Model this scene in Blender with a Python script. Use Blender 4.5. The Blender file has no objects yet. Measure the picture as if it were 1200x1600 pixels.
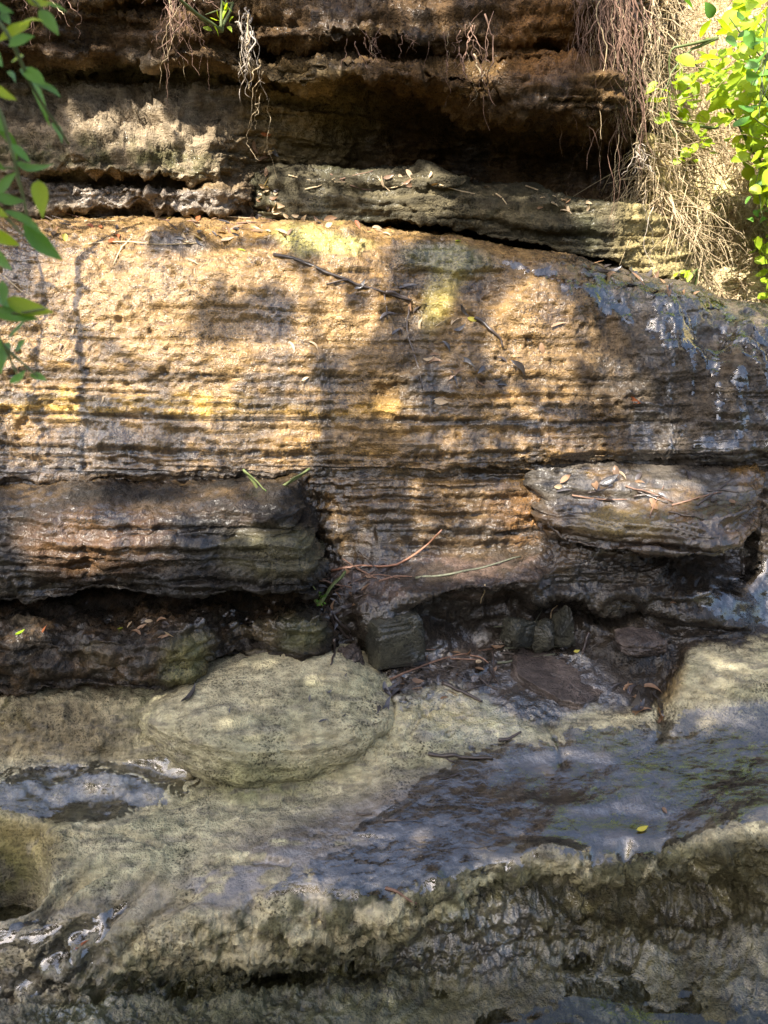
import bpy, math, random
import numpy as np
from mathutils import Vector, Matrix
from mathutils.bvhtree import BVHTree

random.seed(7)
rng = np.random.default_rng(11)
R = math.radians
scene = bpy.context.scene
COL = scene.collection

# ------------------------------------------------------------------ camera
CAM_H, PITCH = 1.6, 20.0
cam_data = bpy.data.cameras.new("camera")
cam_data.sensor_fit = 'VERTICAL'
cam_data.sensor_height = 24.0
cam_data.lens = 12.0 / math.tan(R(33.0))
cam_data.clip_start = 0.02
cam_data.clip_end = 500.0
cam_data.dof.use_dof = True
cam_data.dof.focus_distance = 2.3
cam_data.dof.aperture_fstop = 3.4
camera = bpy.data.objects.new("camera", cam_data)
camera.location = (0, 0, CAM_H)
camera.rotation_euler = (R(90 - PITCH), 0, 0)
COL.objects.link(camera)
scene.camera = camera

# ------------------------------------------------------------------ light
SUN = Vector((-0.34, -0.52, 0.80)).normalized()          # direction towards the sun
world = bpy.data.worlds.new("World")
scene.world = world
world.use_nodes = True
wn = world.node_tree
wn.nodes.clear()
sky = wn.nodes.new("ShaderNodeTexSky")
sky.sky_type = 'NISHITA'
sky.sun_disc = False
sky.sun_elevation = math.asin(SUN.z)
sky.sun_rotation = math.atan2(SUN.x, SUN.y)
sky.air_density = 1.0
sky.dust_density = 4.5
sky.ozone_density = 1.0
bg = wn.nodes.new("ShaderNodeBackground")
bg.inputs["Strength"].default_value = 0.118
wo = wn.nodes.new("ShaderNodeOutputWorld")
wn.links.new(sky.outputs[0], bg.inputs[0])
wn.links.new(bg.outputs[0], wo.inputs[0])

sun_data = bpy.data.lights.new("sun", 'SUN')
sun_data.energy = 5.0
sun_data.angle = R(0.42)
sun_data.color = (1.0, 0.945, 0.85)
sun = bpy.data.objects.new("sun", sun_data)
sun.rotation_euler = SUN.to_track_quat('Z', 'Y').to_euler()
COL.objects.link(sun)

vs = scene.view_settings
vs.view_transform = 'Standard'
vs.look = 'None'
vs.gamma = 1.0
vs.exposure = 1.88
vs.use_curve_mapping = False
scene.render.engine = 'CYCLES'
cy = scene.cycles
cy.use_denoising = True
cy.denoising_prefilter = 'NONE'
cy.sample_clamp_direct = 5.0
cy.max_bounces = 6
cy.diffuse_bounces = 3
cy.glossy_bounces = 3
cy.transmission_bounces = 4
cy.transparent_max_bounces = 8
cy.caustics_reflective = False
cy.caustics_refractive = False
cy.sample_clamp_indirect = 2.0
cy.blur_glossy = 0.6

# ------------------------------------------------------------------ image coordinate helpers
# Points are given as (image x, image y, distance): the image pixel coordinates
# of a point seen from the camera, and a chosen horizontal distance in front of it.
FOC = 800.0 / math.tan(R(33.0))
CP, SP = math.cos(R(PITCH)), math.sin(R(PITCH))

def ray(px, py):
    u = (np.asarray(px, float) - 600.0) / FOC
    v = (800.0 - np.asarray(py, float)) / FOC
    return np.stack([u, CP + v * SP, -SP + v * CP], -1)

def at(px, py, Y):
    r = ray(px, py)
    t = np.asarray(Y, float) / r[..., 1]
    return np.array([0, 0, CAM_H]) + r * t[..., None]

def proj(P):
    d = P - np.array([0, 0, CAM_H])
    f = d[..., 1] * CP - d[..., 2] * SP
    f = np.where(f < 0.05, 0.05, f)
    v = (d[..., 1] * SP + d[..., 2] * CP) / f
    return 600 + FOC * d[..., 0] / f, 800 - FOC * v

def sstep(a, b, x):
    t = np.clip((x - a) / (b - a), 0, 1)
    return t * t * (3 - 2 * t)

def pchip(xk, yk, x):
    """monotone cubic; yk (n, ...), x (m,)"""
    xk = np.asarray(xk, float); yk = np.asarray(yk, float)
    n = len(xk)
    tail = (1,) * (yk.ndim - 1)
    h = np.diff(xk).reshape((-1,) + tail)
    d = np.diff(yk, axis=0) / h
    m = np.zeros_like(yk)
    m[0], m[-1] = d[0], d[-1]
    if n > 2:
        a, b = d[:-1], d[1:]
        same = (a * b) > 0
        w1, w2 = 2 * h[1:] + h[:-1], h[1:] + 2 * h[:-1]
        with np.errstate(divide='ignore', invalid='ignore'):
            hm = (w1 + w2) / (w1 / a + w2 / b)
        m[1:-1] = np.where(same, np.nan_to_num(hm), 0)
    x = np.clip(x, xk[0], xk[-1])
    i = np.clip(np.searchsorted(xk, x, side='right') - 1, 0, n - 2)
    hh = (xk[i + 1] - xk[i])
    t = ((x - xk[i]) / hh).reshape((-1,) + tail)
    hh = hh.reshape((-1,) + tail)
    t2, t3 = t * t, t * t * t
    return ((2*t3 - 3*t2 + 1) * yk[i] + (t3 - 2*t2 + t) * hh * m[i]
            + (-2*t3 + 3*t2) * yk[i+1] + (t3 - t2) * hh * m[i+1])

# ------------------------------------------------------------------ noise
def _hash(ix, iy, iz, seed):
    h = (ix.astype(np.uint32) * np.uint32(374761393) + iy.astype(np.uint32) * np.uint32(668265263)
         + iz.astype(np.uint32) * np.uint32(2147483647 - 94) + np.uint32(seed * 1013904223 & 0xffffffff))
    h = (h ^ (h >> np.uint32(13))) * np.uint32(1274126177)
    h = (h ^ (h >> np.uint32(16))) * np.uint32(2246822519)
    return h ^ (h >> np.uint32(15))

_TAB = np.random.default_rng(5).uniform(-1, 1, 64 ** 3).astype(np.float32)
def vnoise(P, seed=0):
    """value noise, about -1..1"""
    P = np.asarray(P, np.float32)
    F = np.floor(P)
    f = P - F
    f = f * f * (3 - 2 * f)
    I = F.astype(np.int32) + np.array([seed * 7 + 11, seed * 13 + 5, seed * 29 + 3], np.int32)
    I0 = I & 63; I1 = (I + 1) & 63
    ax, bx = I0[..., 0] << 12, I1[..., 0] << 12
    ay, by = I0[..., 1] << 6, I1[..., 1] << 6
    az, bz = I0[..., 2], I1[..., 2]
    fx, fy, fz = f[..., 0], f[..., 1], f[..., 2]
    def lx(yy, zz):
        o = yy + zz
        p = _TAB[ax + o]
        return p + (_TAB[bx + o] - p) * fx
    a0 = lx(ay, az); a1 = lx(by, az)
    a0 = a0 + (a1 - a0) * fy
    b0 = lx(ay, bz); b1 = lx(by, bz)
    b0 = b0 + (b1 - b0) * fy
    return a0 + (b0 - a0) * fz

def fbm(P, octv=4, seed=0, gain=0.5, lac=2.03):
    a, s, tot = 1.0, 0, 0
    P = np.asarray(P, np.float32)
    for o in range(octv):
        s = s + a * vnoise(P, seed + o * 17)
        tot += a
        a *= gain
        P = P * np.float32(lac) + np.float32(3.7)
    return s / tot

def pits(P, size, seed):
    """round holes: 1 at a hole's centre, 0 outside"""
    Q = P / size
    I = np.floor(Q).astype(np.int64)
    best = np.zeros(Q.shape[:-1])
    for dx in (-1, 0, 1):
        for dy in (-1, 0, 1):
            for dz in (-1, 0, 1):
                cx, cyy, cz = I[..., 0] + dx, I[..., 1] + dy, I[..., 2] + dz
                h1, h2 = _hash(cx, cyy, cz, seed), _hash(cx, cyy, cz, seed + 5)
                c = np.stack([cx + (h1 & 1023) / 1023.0, cyy + ((h1 >> 10) & 1023) / 1023.0,
                              cz + ((h1 >> 20) & 1023) / 1023.0], -1)
                r = 0.15 + 0.45 * ((h2 & 1023) / 1023.0) ** 2
                on = ((h2 >> 12) & 7) < 4
                d = np.linalg.norm(Q - c, axis=-1)
                best = np.maximum(best, np.where(on, sstep(1.0, 0.35, d / r), 0))
    return best

def noise1(t, seed):
    i = np.floor(t)
    f = t - i
    f = sstep(0.36, 0.64, f)
    z = np.zeros_like(i, dtype=np.int64)
    a = _hash(i.astype(np.int64), z, z, seed).astype(float) / 2147483648.0 - 1
    b = _hash(i.astype(np.int64) + 1, z, z, seed).astype(float) / 2147483648.0 - 1
    return a + (b - a) * f

# ------------------------------------------------------------------ object helpers
def link(o, parent=None):
    COL.objects.link(o)
    if parent is not None:
        o.parent = parent
    return o

def tag(o, label=None, cat=None, group=None, kind=None):
    if label: o["label"] = label
    if cat: o["category"] = cat
    if group: o["group"] = group
    if kind: o["kind"] = kind
    return o

def mesh_from(name, V, F, mat=None, smooth=True):
    me = bpy.data.meshes.new(name)
    if isinstance(V, np.ndarray) and isinstance(F, np.ndarray):
        nv, nf, k = len(V), len(F), F.shape[1]
        me.vertices.add(nv)
        me.vertices.foreach_set("co", np.ascontiguousarray(V, np.float32).ravel())
        me.loops.add(nf * k)
        me.loops.foreach_set("vertex_index", np.ascontiguousarray(F, np.int32).ravel())
        me.polygons.add(nf)
        me.polygons.foreach_set("loop_start", np.arange(0, nf * k, k, dtype=np.int32))
        me.polygons.foreach_set("loop_total", np.full(nf, k, np.int32))
        me.update(calc_edges=True)
    else:
        me.from_pydata([tuple(v) for v in V], [], F)
    me.polygons.foreach_set("use_smooth", np.full(len(me.polygons), smooth))
    if mat: me.materials.append(mat)
    me.validate()
    return me

def obj(name, me, parent=None):
    return link(bpy.data.objects.new(name, me), parent)

def empty(name, loc=(0, 0, 0)):
    o = bpy.data.objects.new(name, None)
    o.location = loc
    o.empty_display_size = 0.05
    return link(o)

def set_attr(me, name, arr):
    if arr.ndim == 1:
        a = me.attributes.new(name, 'FLOAT', 'POINT')
        a.data.foreach_set("value", np.ascontiguousarray(arr, np.float32))
    else:
        a = me.attributes.new(name, 'FLOAT_COLOR', 'POINT')
        c = np.ones((len(arr), 4), np.float32); c[:, :3] = arr
        a.data.foreach_set("color", c.ravel())

# ------------------------------------------------------------------ materials
def new_mat(name):
    m = bpy.data.materials.new(name)
    m.use_nodes = True
    nt = m.node_tree
    bs = nt.nodes["Principled BSDF"]
    return m, nt, bs

def N(nt, typ, **kw):
    n = nt.nodes.new(typ)
    for k, v in kw.items():
        if hasattr(n, k): setattr(n, k, v)
        else: n.inputs[k].default_value = v
    return n

def math_node(nt, op, a, b=None, c=None):
    n = nt.nodes.new("ShaderNodeMath"); n.operation = op
    for i, x in enumerate((a, b, c)):
        if x is None: continue
        if hasattr(x, "links"): nt.links.new(x, n.inputs[i])
        else: n.inputs[i].default_value = x
    return n.outputs[0]

def map_range(nt, x, a, b, c, d):
    n = nt.nodes.new("ShaderNodeMapRange")
    nt.links.new(x, n.inputs[0])
    for i, v in enumerate((a, b, c, d)): n.inputs[1 + i].default_value = v
    return n.outputs[0]

def rock_material():
    m, nt, bs = new_mat("wet_sandstone")
    L = nt.links.new
    co = N(nt, "ShaderNodeTexCoord").outputs["Object"]
    col = N(nt, "ShaderNodeAttribute", attribute_name="rock_colour").outputs["Color"]
    wet = N(nt, "ShaderNodeAttribute", attribute_name="wet").outputs["Fac"]
    rough = N(nt, "ShaderNodeAttribute", attribute_name="grit").outputs["Fac"]
    def noise(scale, detail, rgh=0.55, vec=co):
        n = N(nt, "ShaderNodeTexNoise")
        n.inputs["Scale"].default_value = scale
        n.inputs["Detail"].default_value = detail
        n.inputs["Roughness"].default_value = rgh
        L(vec, n.inputs["Vector"])
        return n.outputs["Fac"]
    # stretched coordinates: fine bedding laminae
    mp = N(nt, "ShaderNodeMapping"); mp.inputs["Scale"].default_value = (0.22, 0.5, 1.0)
    L(co, mp.inputs["Vector"])
    n1 = noise(26, 2)
    n2 = noise(150, 2, 0.65)
    n3 = noise(110, 1, 0.6, mp.outputs[0])
    # colour: multiply by grain
    n0 = noise(8, 2, 0.6)
    spk = map_range(nt, n2, 0.36, 0.50, 0.0, 1.0)
    gate = map_range(nt, n0, 0.42, 0.66, 0.10, 0.85)
    spk = math_node(nt, 'SUBTRACT', 1.0, math_node(nt, 'MULTIPLY', gate, math_node(nt, 'SUBTRACT', 1.0, spk)))
    g = math_node(nt, 'MULTIPLY', map_range(nt, n1, 0.3, 0.7, 0.72, 1.24), spk)
    g = math_node(nt, 'MULTIPLY', g, map_range(nt, n3, 0.3, 0.7, 0.70, 1.25))
    mix = N(nt, "ShaderNodeVectorMath", operation='SCALE')
    L(col, mix.inputs[0]); L(g, mix.inputs[3])
    L(mix.outputs[0], bs.inputs["Base Color"])
    # gloss: film of water with dry grains poking through
    wv = math_node(nt, 'ADD', wet, math_node(nt, 'MULTIPLY', math_node(nt, 'SUBTRACT', n1, 0.5), 0.5))
    wv = math_node(nt, 'ADD', wv, math_node(nt, 'MULTIPLY', math_node(nt, 'SUBTRACT', n2, 0.5), 0.5))
    L(map_range(nt, wv, 0.05, 0.95, 0.9, 0.5), bs.inputs["Roughness"])
    bs.inputs["Specular IOR Level"].default_value = 0.22
    L(map_range(nt, wv, 0.30, 0.65, 0.0, 1.0), bs.inputs["Coat Weight"])
    L(map_range(nt, wv, 0.4, 1.0, 0.12, 0.035), bs.inputs["Coat Roughness"])
    L(map_range(nt, wet, 0.6, 1.0, 1.36, 2.0), bs.inputs["Coat IOR"])
    # relief: grain and laminae finer than the modelled beds
    h = math_node(nt, 'ADD', math_node(nt, 'MULTIPLY', n2, 1.5), math_node(nt, 'MULTIPLY', n3, 0.6))
    bp = N(nt, "ShaderNodeBump"); bp.inputs["Distance"].default_value = 0.0065
    L(h, bp.inputs["Height"])
    L(rough, bp.inputs["Strength"])
    L(bp.outputs[0], bs.inputs["Normal"])
    bp2 = N(nt, "ShaderNodeBump"); bp2.inputs["Distance"].default_value = 0.0045
    L(math_node(nt, 'ADD', math_node(nt, 'MULTIPLY', n2, 0.9), math_node(nt, 'MULTIPLY', n1, 0.8)), bp2.inputs["Height"])
    L(math_node(nt, 'MULTIPLY', rough, 0.7), bp2.inputs["Strength"])
    L(bp2.outputs[0], bs.inputs["Coat Normal"])
    return m

ROCK = rock_material()

# ------------------------------------------------------------------ rock bodies
def build_sheet(rows, pxr, step=0.0046):
    """rows: lists of (px, py, Y) knots, or ('off', dy, dz) relative to the neighbouring row.
    Returns P (nr, nc, 3) plus the image px, py of each vertex."""
    dense = np.linspace(pxr[0], pxr[1], 3000)
    def row_pts(row, xs):
        k = np.array([r[0] for r in row], float)
        v = np.array([[r[1], r[2]] for r in row], float)
        q = pchip(k, v, xs)
        return at(xs, q[:, 0], q[:, 1])
    prow = [r for r in rows if r[0] != 'off']
    inc = 0
    for r in prow:
        p = row_pts(r, dense)
        inc = np.maximum(inc, np.minimum(np.linalg.norm(np.diff(p, axis=0), axis=1), 6 * (pxr[1] - pxr[0]) / 3000 * 0.0022))
    mid = 0.5 * (dense[1:] + dense[:-1])
    inc = inc * np.where((mid < -40) | (mid > 1240), 0.16, 1.0)
    cum = np.concatenate([[0], np.cumsum(inc)])
    nc = int(cum[-1] / step) + 2
    xs = np.interp(np.linspace(0, cum[-1], nc), cum, dense)
    XYZ = [None] * len(rows)
    for i, r in enumerate(rows):
        if r[0] != 'off': XYZ[i] = row_pts(r, xs)
    for i, r in enumerate(rows):                # trailing offsets refer to the row before
        if r[0] == 'off' and i > 0 and XYZ[i-1] is not None:
            XYZ[i] = XYZ[i-1] + np.array([0, r[1], r[2]])
    for i in range(len(rows) - 1, -1, -1):      # leading offsets refer to the row after
        if XYZ[i] is None: XYZ[i] = XYZ[i+1] + np.array([0, rows[i][1], rows[i][2]])
    XYZ = np.array(XYZ)
    ts = [0.0]
    for i in range(len(rows) - 1):
        seg = np.linalg.norm(XYZ[i+1] - XYZ[i], axis=1)
        L_ = np.percentile(seg, 60)
        hidden = rows[i][0] == 'off' or rows[i+1][0] == 'off'
        n = max(2, int(L_ / (step * (3.0 if hidden else 1.0))))
        ts += list(i + np.arange(1, n + 1) / n)
    P = pchip(np.arange(len(rows)), XYZ, np.array(ts))
    return P

def grid_normals(P):
    du = np.gradient(P, axis=1)
    dv = np.gradient(P, axis=0)
    n = np.cross(du, dv)
    n /= np.linalg.norm(n, axis=-1, keepdims=True) + 1e-12
    return n

def smooth_n(n, k):
    for _ in range(k):
        n = (n + np.roll(n, 1, 0) + np.roll(n, -1, 0) + np.roll(n, 1, 1) + np.roll(n, -1, 1))
        n /= np.linalg.norm(n, axis=-1, keepdims=True) + 1e-12
    return n

def ell(px, py, cx, cy_, rx, ry, ang=0.0, soft=0.5):
    a = math.radians(ang)
    dx, dy = px - cx, py - cy_
    u = (dx * math.cos(a) + dy * math.sin(a)) / rx
    v = (-dx * math.sin(a) + dy * math.cos(a)) / ry
    d = np.sqrt(u * u + v * v)
    return sstep(1 + soft, 1 - soft, d)

def strata_h(P, seed=3, coarse=1.0):
    """bedding: hard and soft beds, close set laminae and open cracks, 0 mean"""
    x, y, z = P[..., 0], P[..., 1], P[..., 2]
    w = 0.020 * fbm(P * np.array([1.6, 1.6, 1.2]), 3, seed) + 0.004 * fbm(P * np.array([9, 9, 5]), 2, seed + 1)
    zz = z + w + 0.012 * x
    h = coarse * 0.9 * noise1(zz * 11, seed) + coarse * 0.8 * noise1(zz * 27 + 0.4 * vnoise(P * np.array([2.5, 2.5, 1]), seed + 9), seed + 2)
    keep = 0.5 + 0.5 * vnoise(P * np.array([5, 5, 30]), seed + 4)
    lam = noise1(zz * 75 + 0.6 * vnoise(P * np.array([7, 7, 3]), seed + 3), seed + 6)
    h = h + 0.75 * lam * keep
    lam2 = noise1(zz * 160 + 0.5 * vnoise(P * np.array([11, 11, 3]), seed + 33), seed + 66)
    h = h + 0.40 * lam2 * (1 - 0.6 * keep)
    brk = vnoise(np.stack([x * 7, y * 3, np.floor(zz * 27 + 0.5) * 3.3], -1), seed + 21)
    h = h + coarse * (0.9 * sstep(0.05, 0.35, brk) - 0.45)
    brk2 = vnoise(np.stack([x * 15, y * 6, np.floor(zz * 75 + 0.5) * 3.3], -1), seed + 22)
    h = h + 0.6 * sstep(0.05, 0.3, brk2) - 0.3
    # cracks: narrow, deep, running out along the bed
    c = np.abs((zz * 9.3 + noise1(np.floor(zz * 9.3), seed + 8) * 0.3) % 1.0 - 0.5)
    run = sstep(-0.1, 0.5, vnoise(np.stack([x * 1.7, y * 0.7, np.floor(zz * 9.3) * 3.1], -1), seed + 12))
    h = h - 2.0 * sstep(0.06, 0.0, c) * run
    return h

def relief(P, px, py, strat, rough, pit, bumps=(), seed=3, big=0.012, coarse=1.0):
    """strat / rough / pit: arrays or floats (metres)"""
    n0 = smooth_n(grid_normals(P), 6)
    d = big * fbm(P * 4.0, 3, seed + 20)
    # noisy blob outlines
    wx = 14 * fbm(P * 9, 2, seed + 40); wy = 14 * fbm(P * 9 + 7, 2, seed + 41)
    for (cx, cy_, rx, ry, ang, soft, amp) in bumps:
        d = d + amp * ell(px + wx, py + wy, cx, cy_, rx, ry, ang, soft)
    P = P + n0 * d[..., None]
    n1 = smooth_n(grid_normals(P), 4)
    steep = sstep(0.25, 0.75, np.sqrt(np.clip(1 - n1[..., 2] ** 2, 0, 1)))
    d = strat * strata_h(P, seed, coarse) * (0.12 + 0.88 * steep)
    chip = np.abs(vnoise(P * np.array([13, 13, 20]), seed + 51)) + 0.5 * np.abs(vnoise(P * np.array([29, 29, 41]), seed + 52))
    d = d + rough * (1.1 * fbm(P * 17, 4, seed + 50, 0.55) + 0.9 * (0.55 - chip) + 0.65 * fbm(P * 70, 3, seed + 60, 0.65) + 0.35 * (0.4 - np.abs(vnoise(P * np.array([85, 85, 110]), seed + 61))))
    hol = pits(P * np.array([1, 1, 1.25]), 0.030, seed + 70)
    fld = sstep(-0.25, 0.35, fbm(P * 5, 2, seed + 75))
    d = d - pit * hol * (0.25 + 0.75 * fld)
    P = P + n1 * d[..., None]
    return P, hol * fld, steep

BODIES = []
def rock_object(name, P, colour, wet, grit, label):
    nr, nc = P.shape[:2]
    idx = np.arange(nr * nc, dtype=np.int32).reshape(nr, nc)
    F = np.stack([idx[:-1, :-1], idx[:-1, 1:], idx[1:, 1:], idx[1:, :-1]], -1).reshape(-1, 4)
    V = P.reshape(-1, 3)
    me = mesh_from(name, V, F, ROCK)
    set_attr(me, "rock_colour", np.clip(colour.reshape(-1, 3), 0.004, 0.9))
    set_attr(me, "wet", np.clip(np.broadcast_to(wet, P.shape[:2]).ravel(), 0, 1))
    set_attr(me, "grit", np.clip(np.broadcast_to(grit, P.shape[:2]).ravel(), 0, 1.5))
    o = obj(name, me)
    tag(o, label, None, None, "structure")
    Ps = P[::2, ::2]
    nr, nc = Ps.shape[:2]
    idx = np.arange(nr * nc, dtype=np.int32).reshape(nr, nc)
    BODIES.append((name, Ps.reshape(-1, 3), np.stack([idx[:-1, :-1], idx[:-1, 1:], idx[1:, 1:], idx[1:, :-1]], -1).reshape(-1, 4)))
    return o

def c3(*c): return np.array(c, float)
TAN   = c3(0.245, 0.150, 0.058)
OCHRE = c3(0.225, 0.126, 0.031)
BROWN = c3(0.075, 0.042, 0.016)
UMBER = c3(0.021, 0.015, 0.009)
DARK  = c3(0.012, 0.010, 0.008)
CREAM = c3(0.45, 0.395, 0.245)
SAGE  = c3(0.27, 0.265, 0.15)
MUD   = c3(0.125, 0.100, 0.082)
SILT  = c3(0.085, 0.055, 0.040)
MOSS  = c3(0.060, 0.068, 0.014)
OLIVE = c3(0.050, 0.050, 0.020)
RUST  = c3(0.24, 0.11, 0.028)
GREY  = c3(0.13, 0.115, 0.095)

def lay(c, m, colr):
    return c + (colr - c) * np.clip(m, 0, 1)[..., None]

def poly(px, py, pts, soft):
    """soft inside mask of a polygon"""
    pts = np.array(pts, float)
    inside = np.zeros(px.shape, bool)
    dmin = np.full(px.shape, 1e9)
    for (x1, y1), (x2, y2) in zip(pts, np.roll(pts, -1, 0)):
        if y1 != y2:
            cond = ((y1 > py) != (y2 > py)) & (px < (x2 - x1) * (py - y1) / (y2 - y1) + x1)
            inside ^= cond
        ex, ey = x2 - x1, y2 - y1
        t = np.clip(((px - x1) * ex + (py - y1) * ey) / (ex * ex + ey * ey + 1e-9), 0, 1)
        dmin = np.minimum(dmin, np.hypot(px - x1 - t * ex, py - y1 - t * ey))
    return sstep(-soft, soft, np.where(inside, dmin, -dmin))

def line_mask(px, py, pts, w):
    dmin = np.full(px.shape, 1e9)
    for (x1, y1), (x2, y2) in zip(pts[:-1], pts[1:]):
        ex, ey = x2 - x1, y2 - y1
        t = np.clip(((px - x1) * ex + (py - y1) * ey) / (ex * ex + ey * ey + 1e-9), 0, 1)
        dmin = np.minimum(dmin, np.hypot(px - x1 - t * ex, py - y1 - t * ey))
    return sstep(w, w * 0.25, dmin)

E0, E1 = -520, 1750

# ---- stream bed, shelf and the wet wall behind it -------------------------
rows = [
 [(E0,1740,0.97),(500,1740,0.98),(750,1740,1.01),(E1,1740,1.015)],
 [(E0,1610,1.12),(150,1610,1.12),(500,1610,1.13),(620,1610,1.145),(750,1610,1.165),(E1,1610,1.17)],
 [(E0,1570,1.20),(0,1570,1.20),(150,1555,1.22),(200,1535,1.235),(400,1535,1.25),(600,1500,1.31),(760,1475,1.34),
  (850,1445,1.385),(950,1432,1.41),(1100,1435,1.40),(1200,1400,1.40),(E1,1400,1.43)],
 [(E0,1500,1.23),(0,1500,1.23),(140,1505,1.235),(185,1505,1.24),(290,1500,1.26),(400,1500,1.265),(560,1462,1.29),(640,1440,1.30),(700,1425,1.32),
  (800,1385,1.37),(860,1375,1.37),(930,1392,1.355),(1000,1385,1.37),(1060,1360,1.395),(1100,1350,1.40),(1150,1325,1.42),(1200,1320,1.43),(E1,1320,1.43)],
 [(E0,1440,1.27),(0,1445,1.27),(150,1435,1.28),(200,1450,1.275),(400,1432,1.30),(560,1405,1.325),(700,1370,1.36),
  (800,1342,1.40),(850,1320,1.43),(900,1335,1.42),(950,1350,1.41),(1000,1345,1.415),(1060,1318,1.445),(1100,1300,1.46),(1160,1275,1.49),(1200,1265,1.50),(E1,1265,1.5)],
 [(E0,1340,1.42),(0,1340,1.42),(300,1330,1.44),(600,1310,1.47),(800,1270,1.53),(1000,1262,1.55),(1200,1210,1.62),(E1,1200,1.63)],
 [(E0,1200,1.70),(0,1205,1.70),(300,1220,1.68),(600,1200,1.68),(800,1172,1.725),(1000,1160,1.75),(1200,1120,1.83),(E1,1110,1.88)],
 [(E0,1100,1.88),(0,1100,1.88),(300,1090,1.90),(500,1080,1.91),(600,1110,1.83),(800,1100,1.86),(1000,1090,1.89),(1060,1060,1.93),(1200,1035,2.0),(E1,1030,2.0)],
 [(E0,1020,2.06),(300,1020,2.06),(500,1025,2.04),(560,1050,1.99),(600,1040,2.0),(700,1010,2.07),(850,1000,2.09),(950,985,2.10),(1050,1000,2.08),(1150,1000,2.10),(1200,1000,2.11),(E1,1000,2.11)],
 [(E0,960,2.2),(480,940,2.2),(510,955,2.10),(560,958,2.035),(640,935,2.045),(700,924,2.055),(760,916,2.06),(830,908,2.075),(870,905,2.12),(920,905,2.12),(1000,905,2.13),(1050,920,2.13),(1100,925,2.14),(1160,935,2.18),(1200,930,2.22),(E1,930,2.22)],
 [(E0,890,2.33),(480,885,2.33),(520,885,2.24),(600,880,2.215),(750,866,2.235),(830,860,2.245),(870,852,2.21),(960,862,2.18),(1030,866,2.2),(1060,866,2.36),(1160,870,2.36),(1185,868,2.30),(1200,865,2.29),(E1,860,2.29)],
 [(E0,755,2.36),(0,755,2.36),(250,750,2.35),(480,746,2.33),(700,744,2.315),(850,727,2.345),(1000,724,2.36),(1200,718,2.38),(E1,710,2.38)],
 [(E0,742,2.335),(0,742,2.335),(250,738,2.335),(480,734,2.318),(700,732,2.303),(850,715,2.325),(1000,712,2.335),(1200,706,2.36),(E1,700,2.36)],
 [(E0,640,2.40),(0,640,2.40),(450,640,2.38),(700,638,2.37),(1000,640,2.40),(1200,640,2.42),(E1,640,2.42)],
 [(E0,550,2.45),(0,550,2.45),(450,545,2.44),(700,550,2.43),(1000,560,2.46),(1200,590,2.48),(E1,600,2.48)],
 [(E0,430,2.55),(0,430,2.55),(300,430,2.55),(600,440,2.55),(800,455,2.55),(1000,490,2.58),(1200,540,2.60),(E1,650,2.6)],
 [(E0,372,2.66),(0,374,2.66),(120,378,2.66),(200,376,2.66),(300,386,2.66),(380,388,2.66),(430,370,2.66),(490,362,2.67),(560,374,2.68),(620,378,2.68),
  (700,384,2.68),(800,398,2.69),(900,412,2.70),(1000,440,2.72),(1100,462,2.76),(1200,490,2.82),(E1,660,3.0)],
 [(E0,336,2.98),(0,338,2.98),(400,340,2.98),(700,368,2.95),(800,385,2.95),(900,400,2.95),(1000,431,2.95),(1100,456,2.97),(1200,486,3.0),(E1,655,3.2)],
 ('off', 0.5, 0.02), ('off', 0.3, -0.3),
]
P = build_sheet(rows, (E0, E1), 0.0053)
px, py = proj(P)
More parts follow.
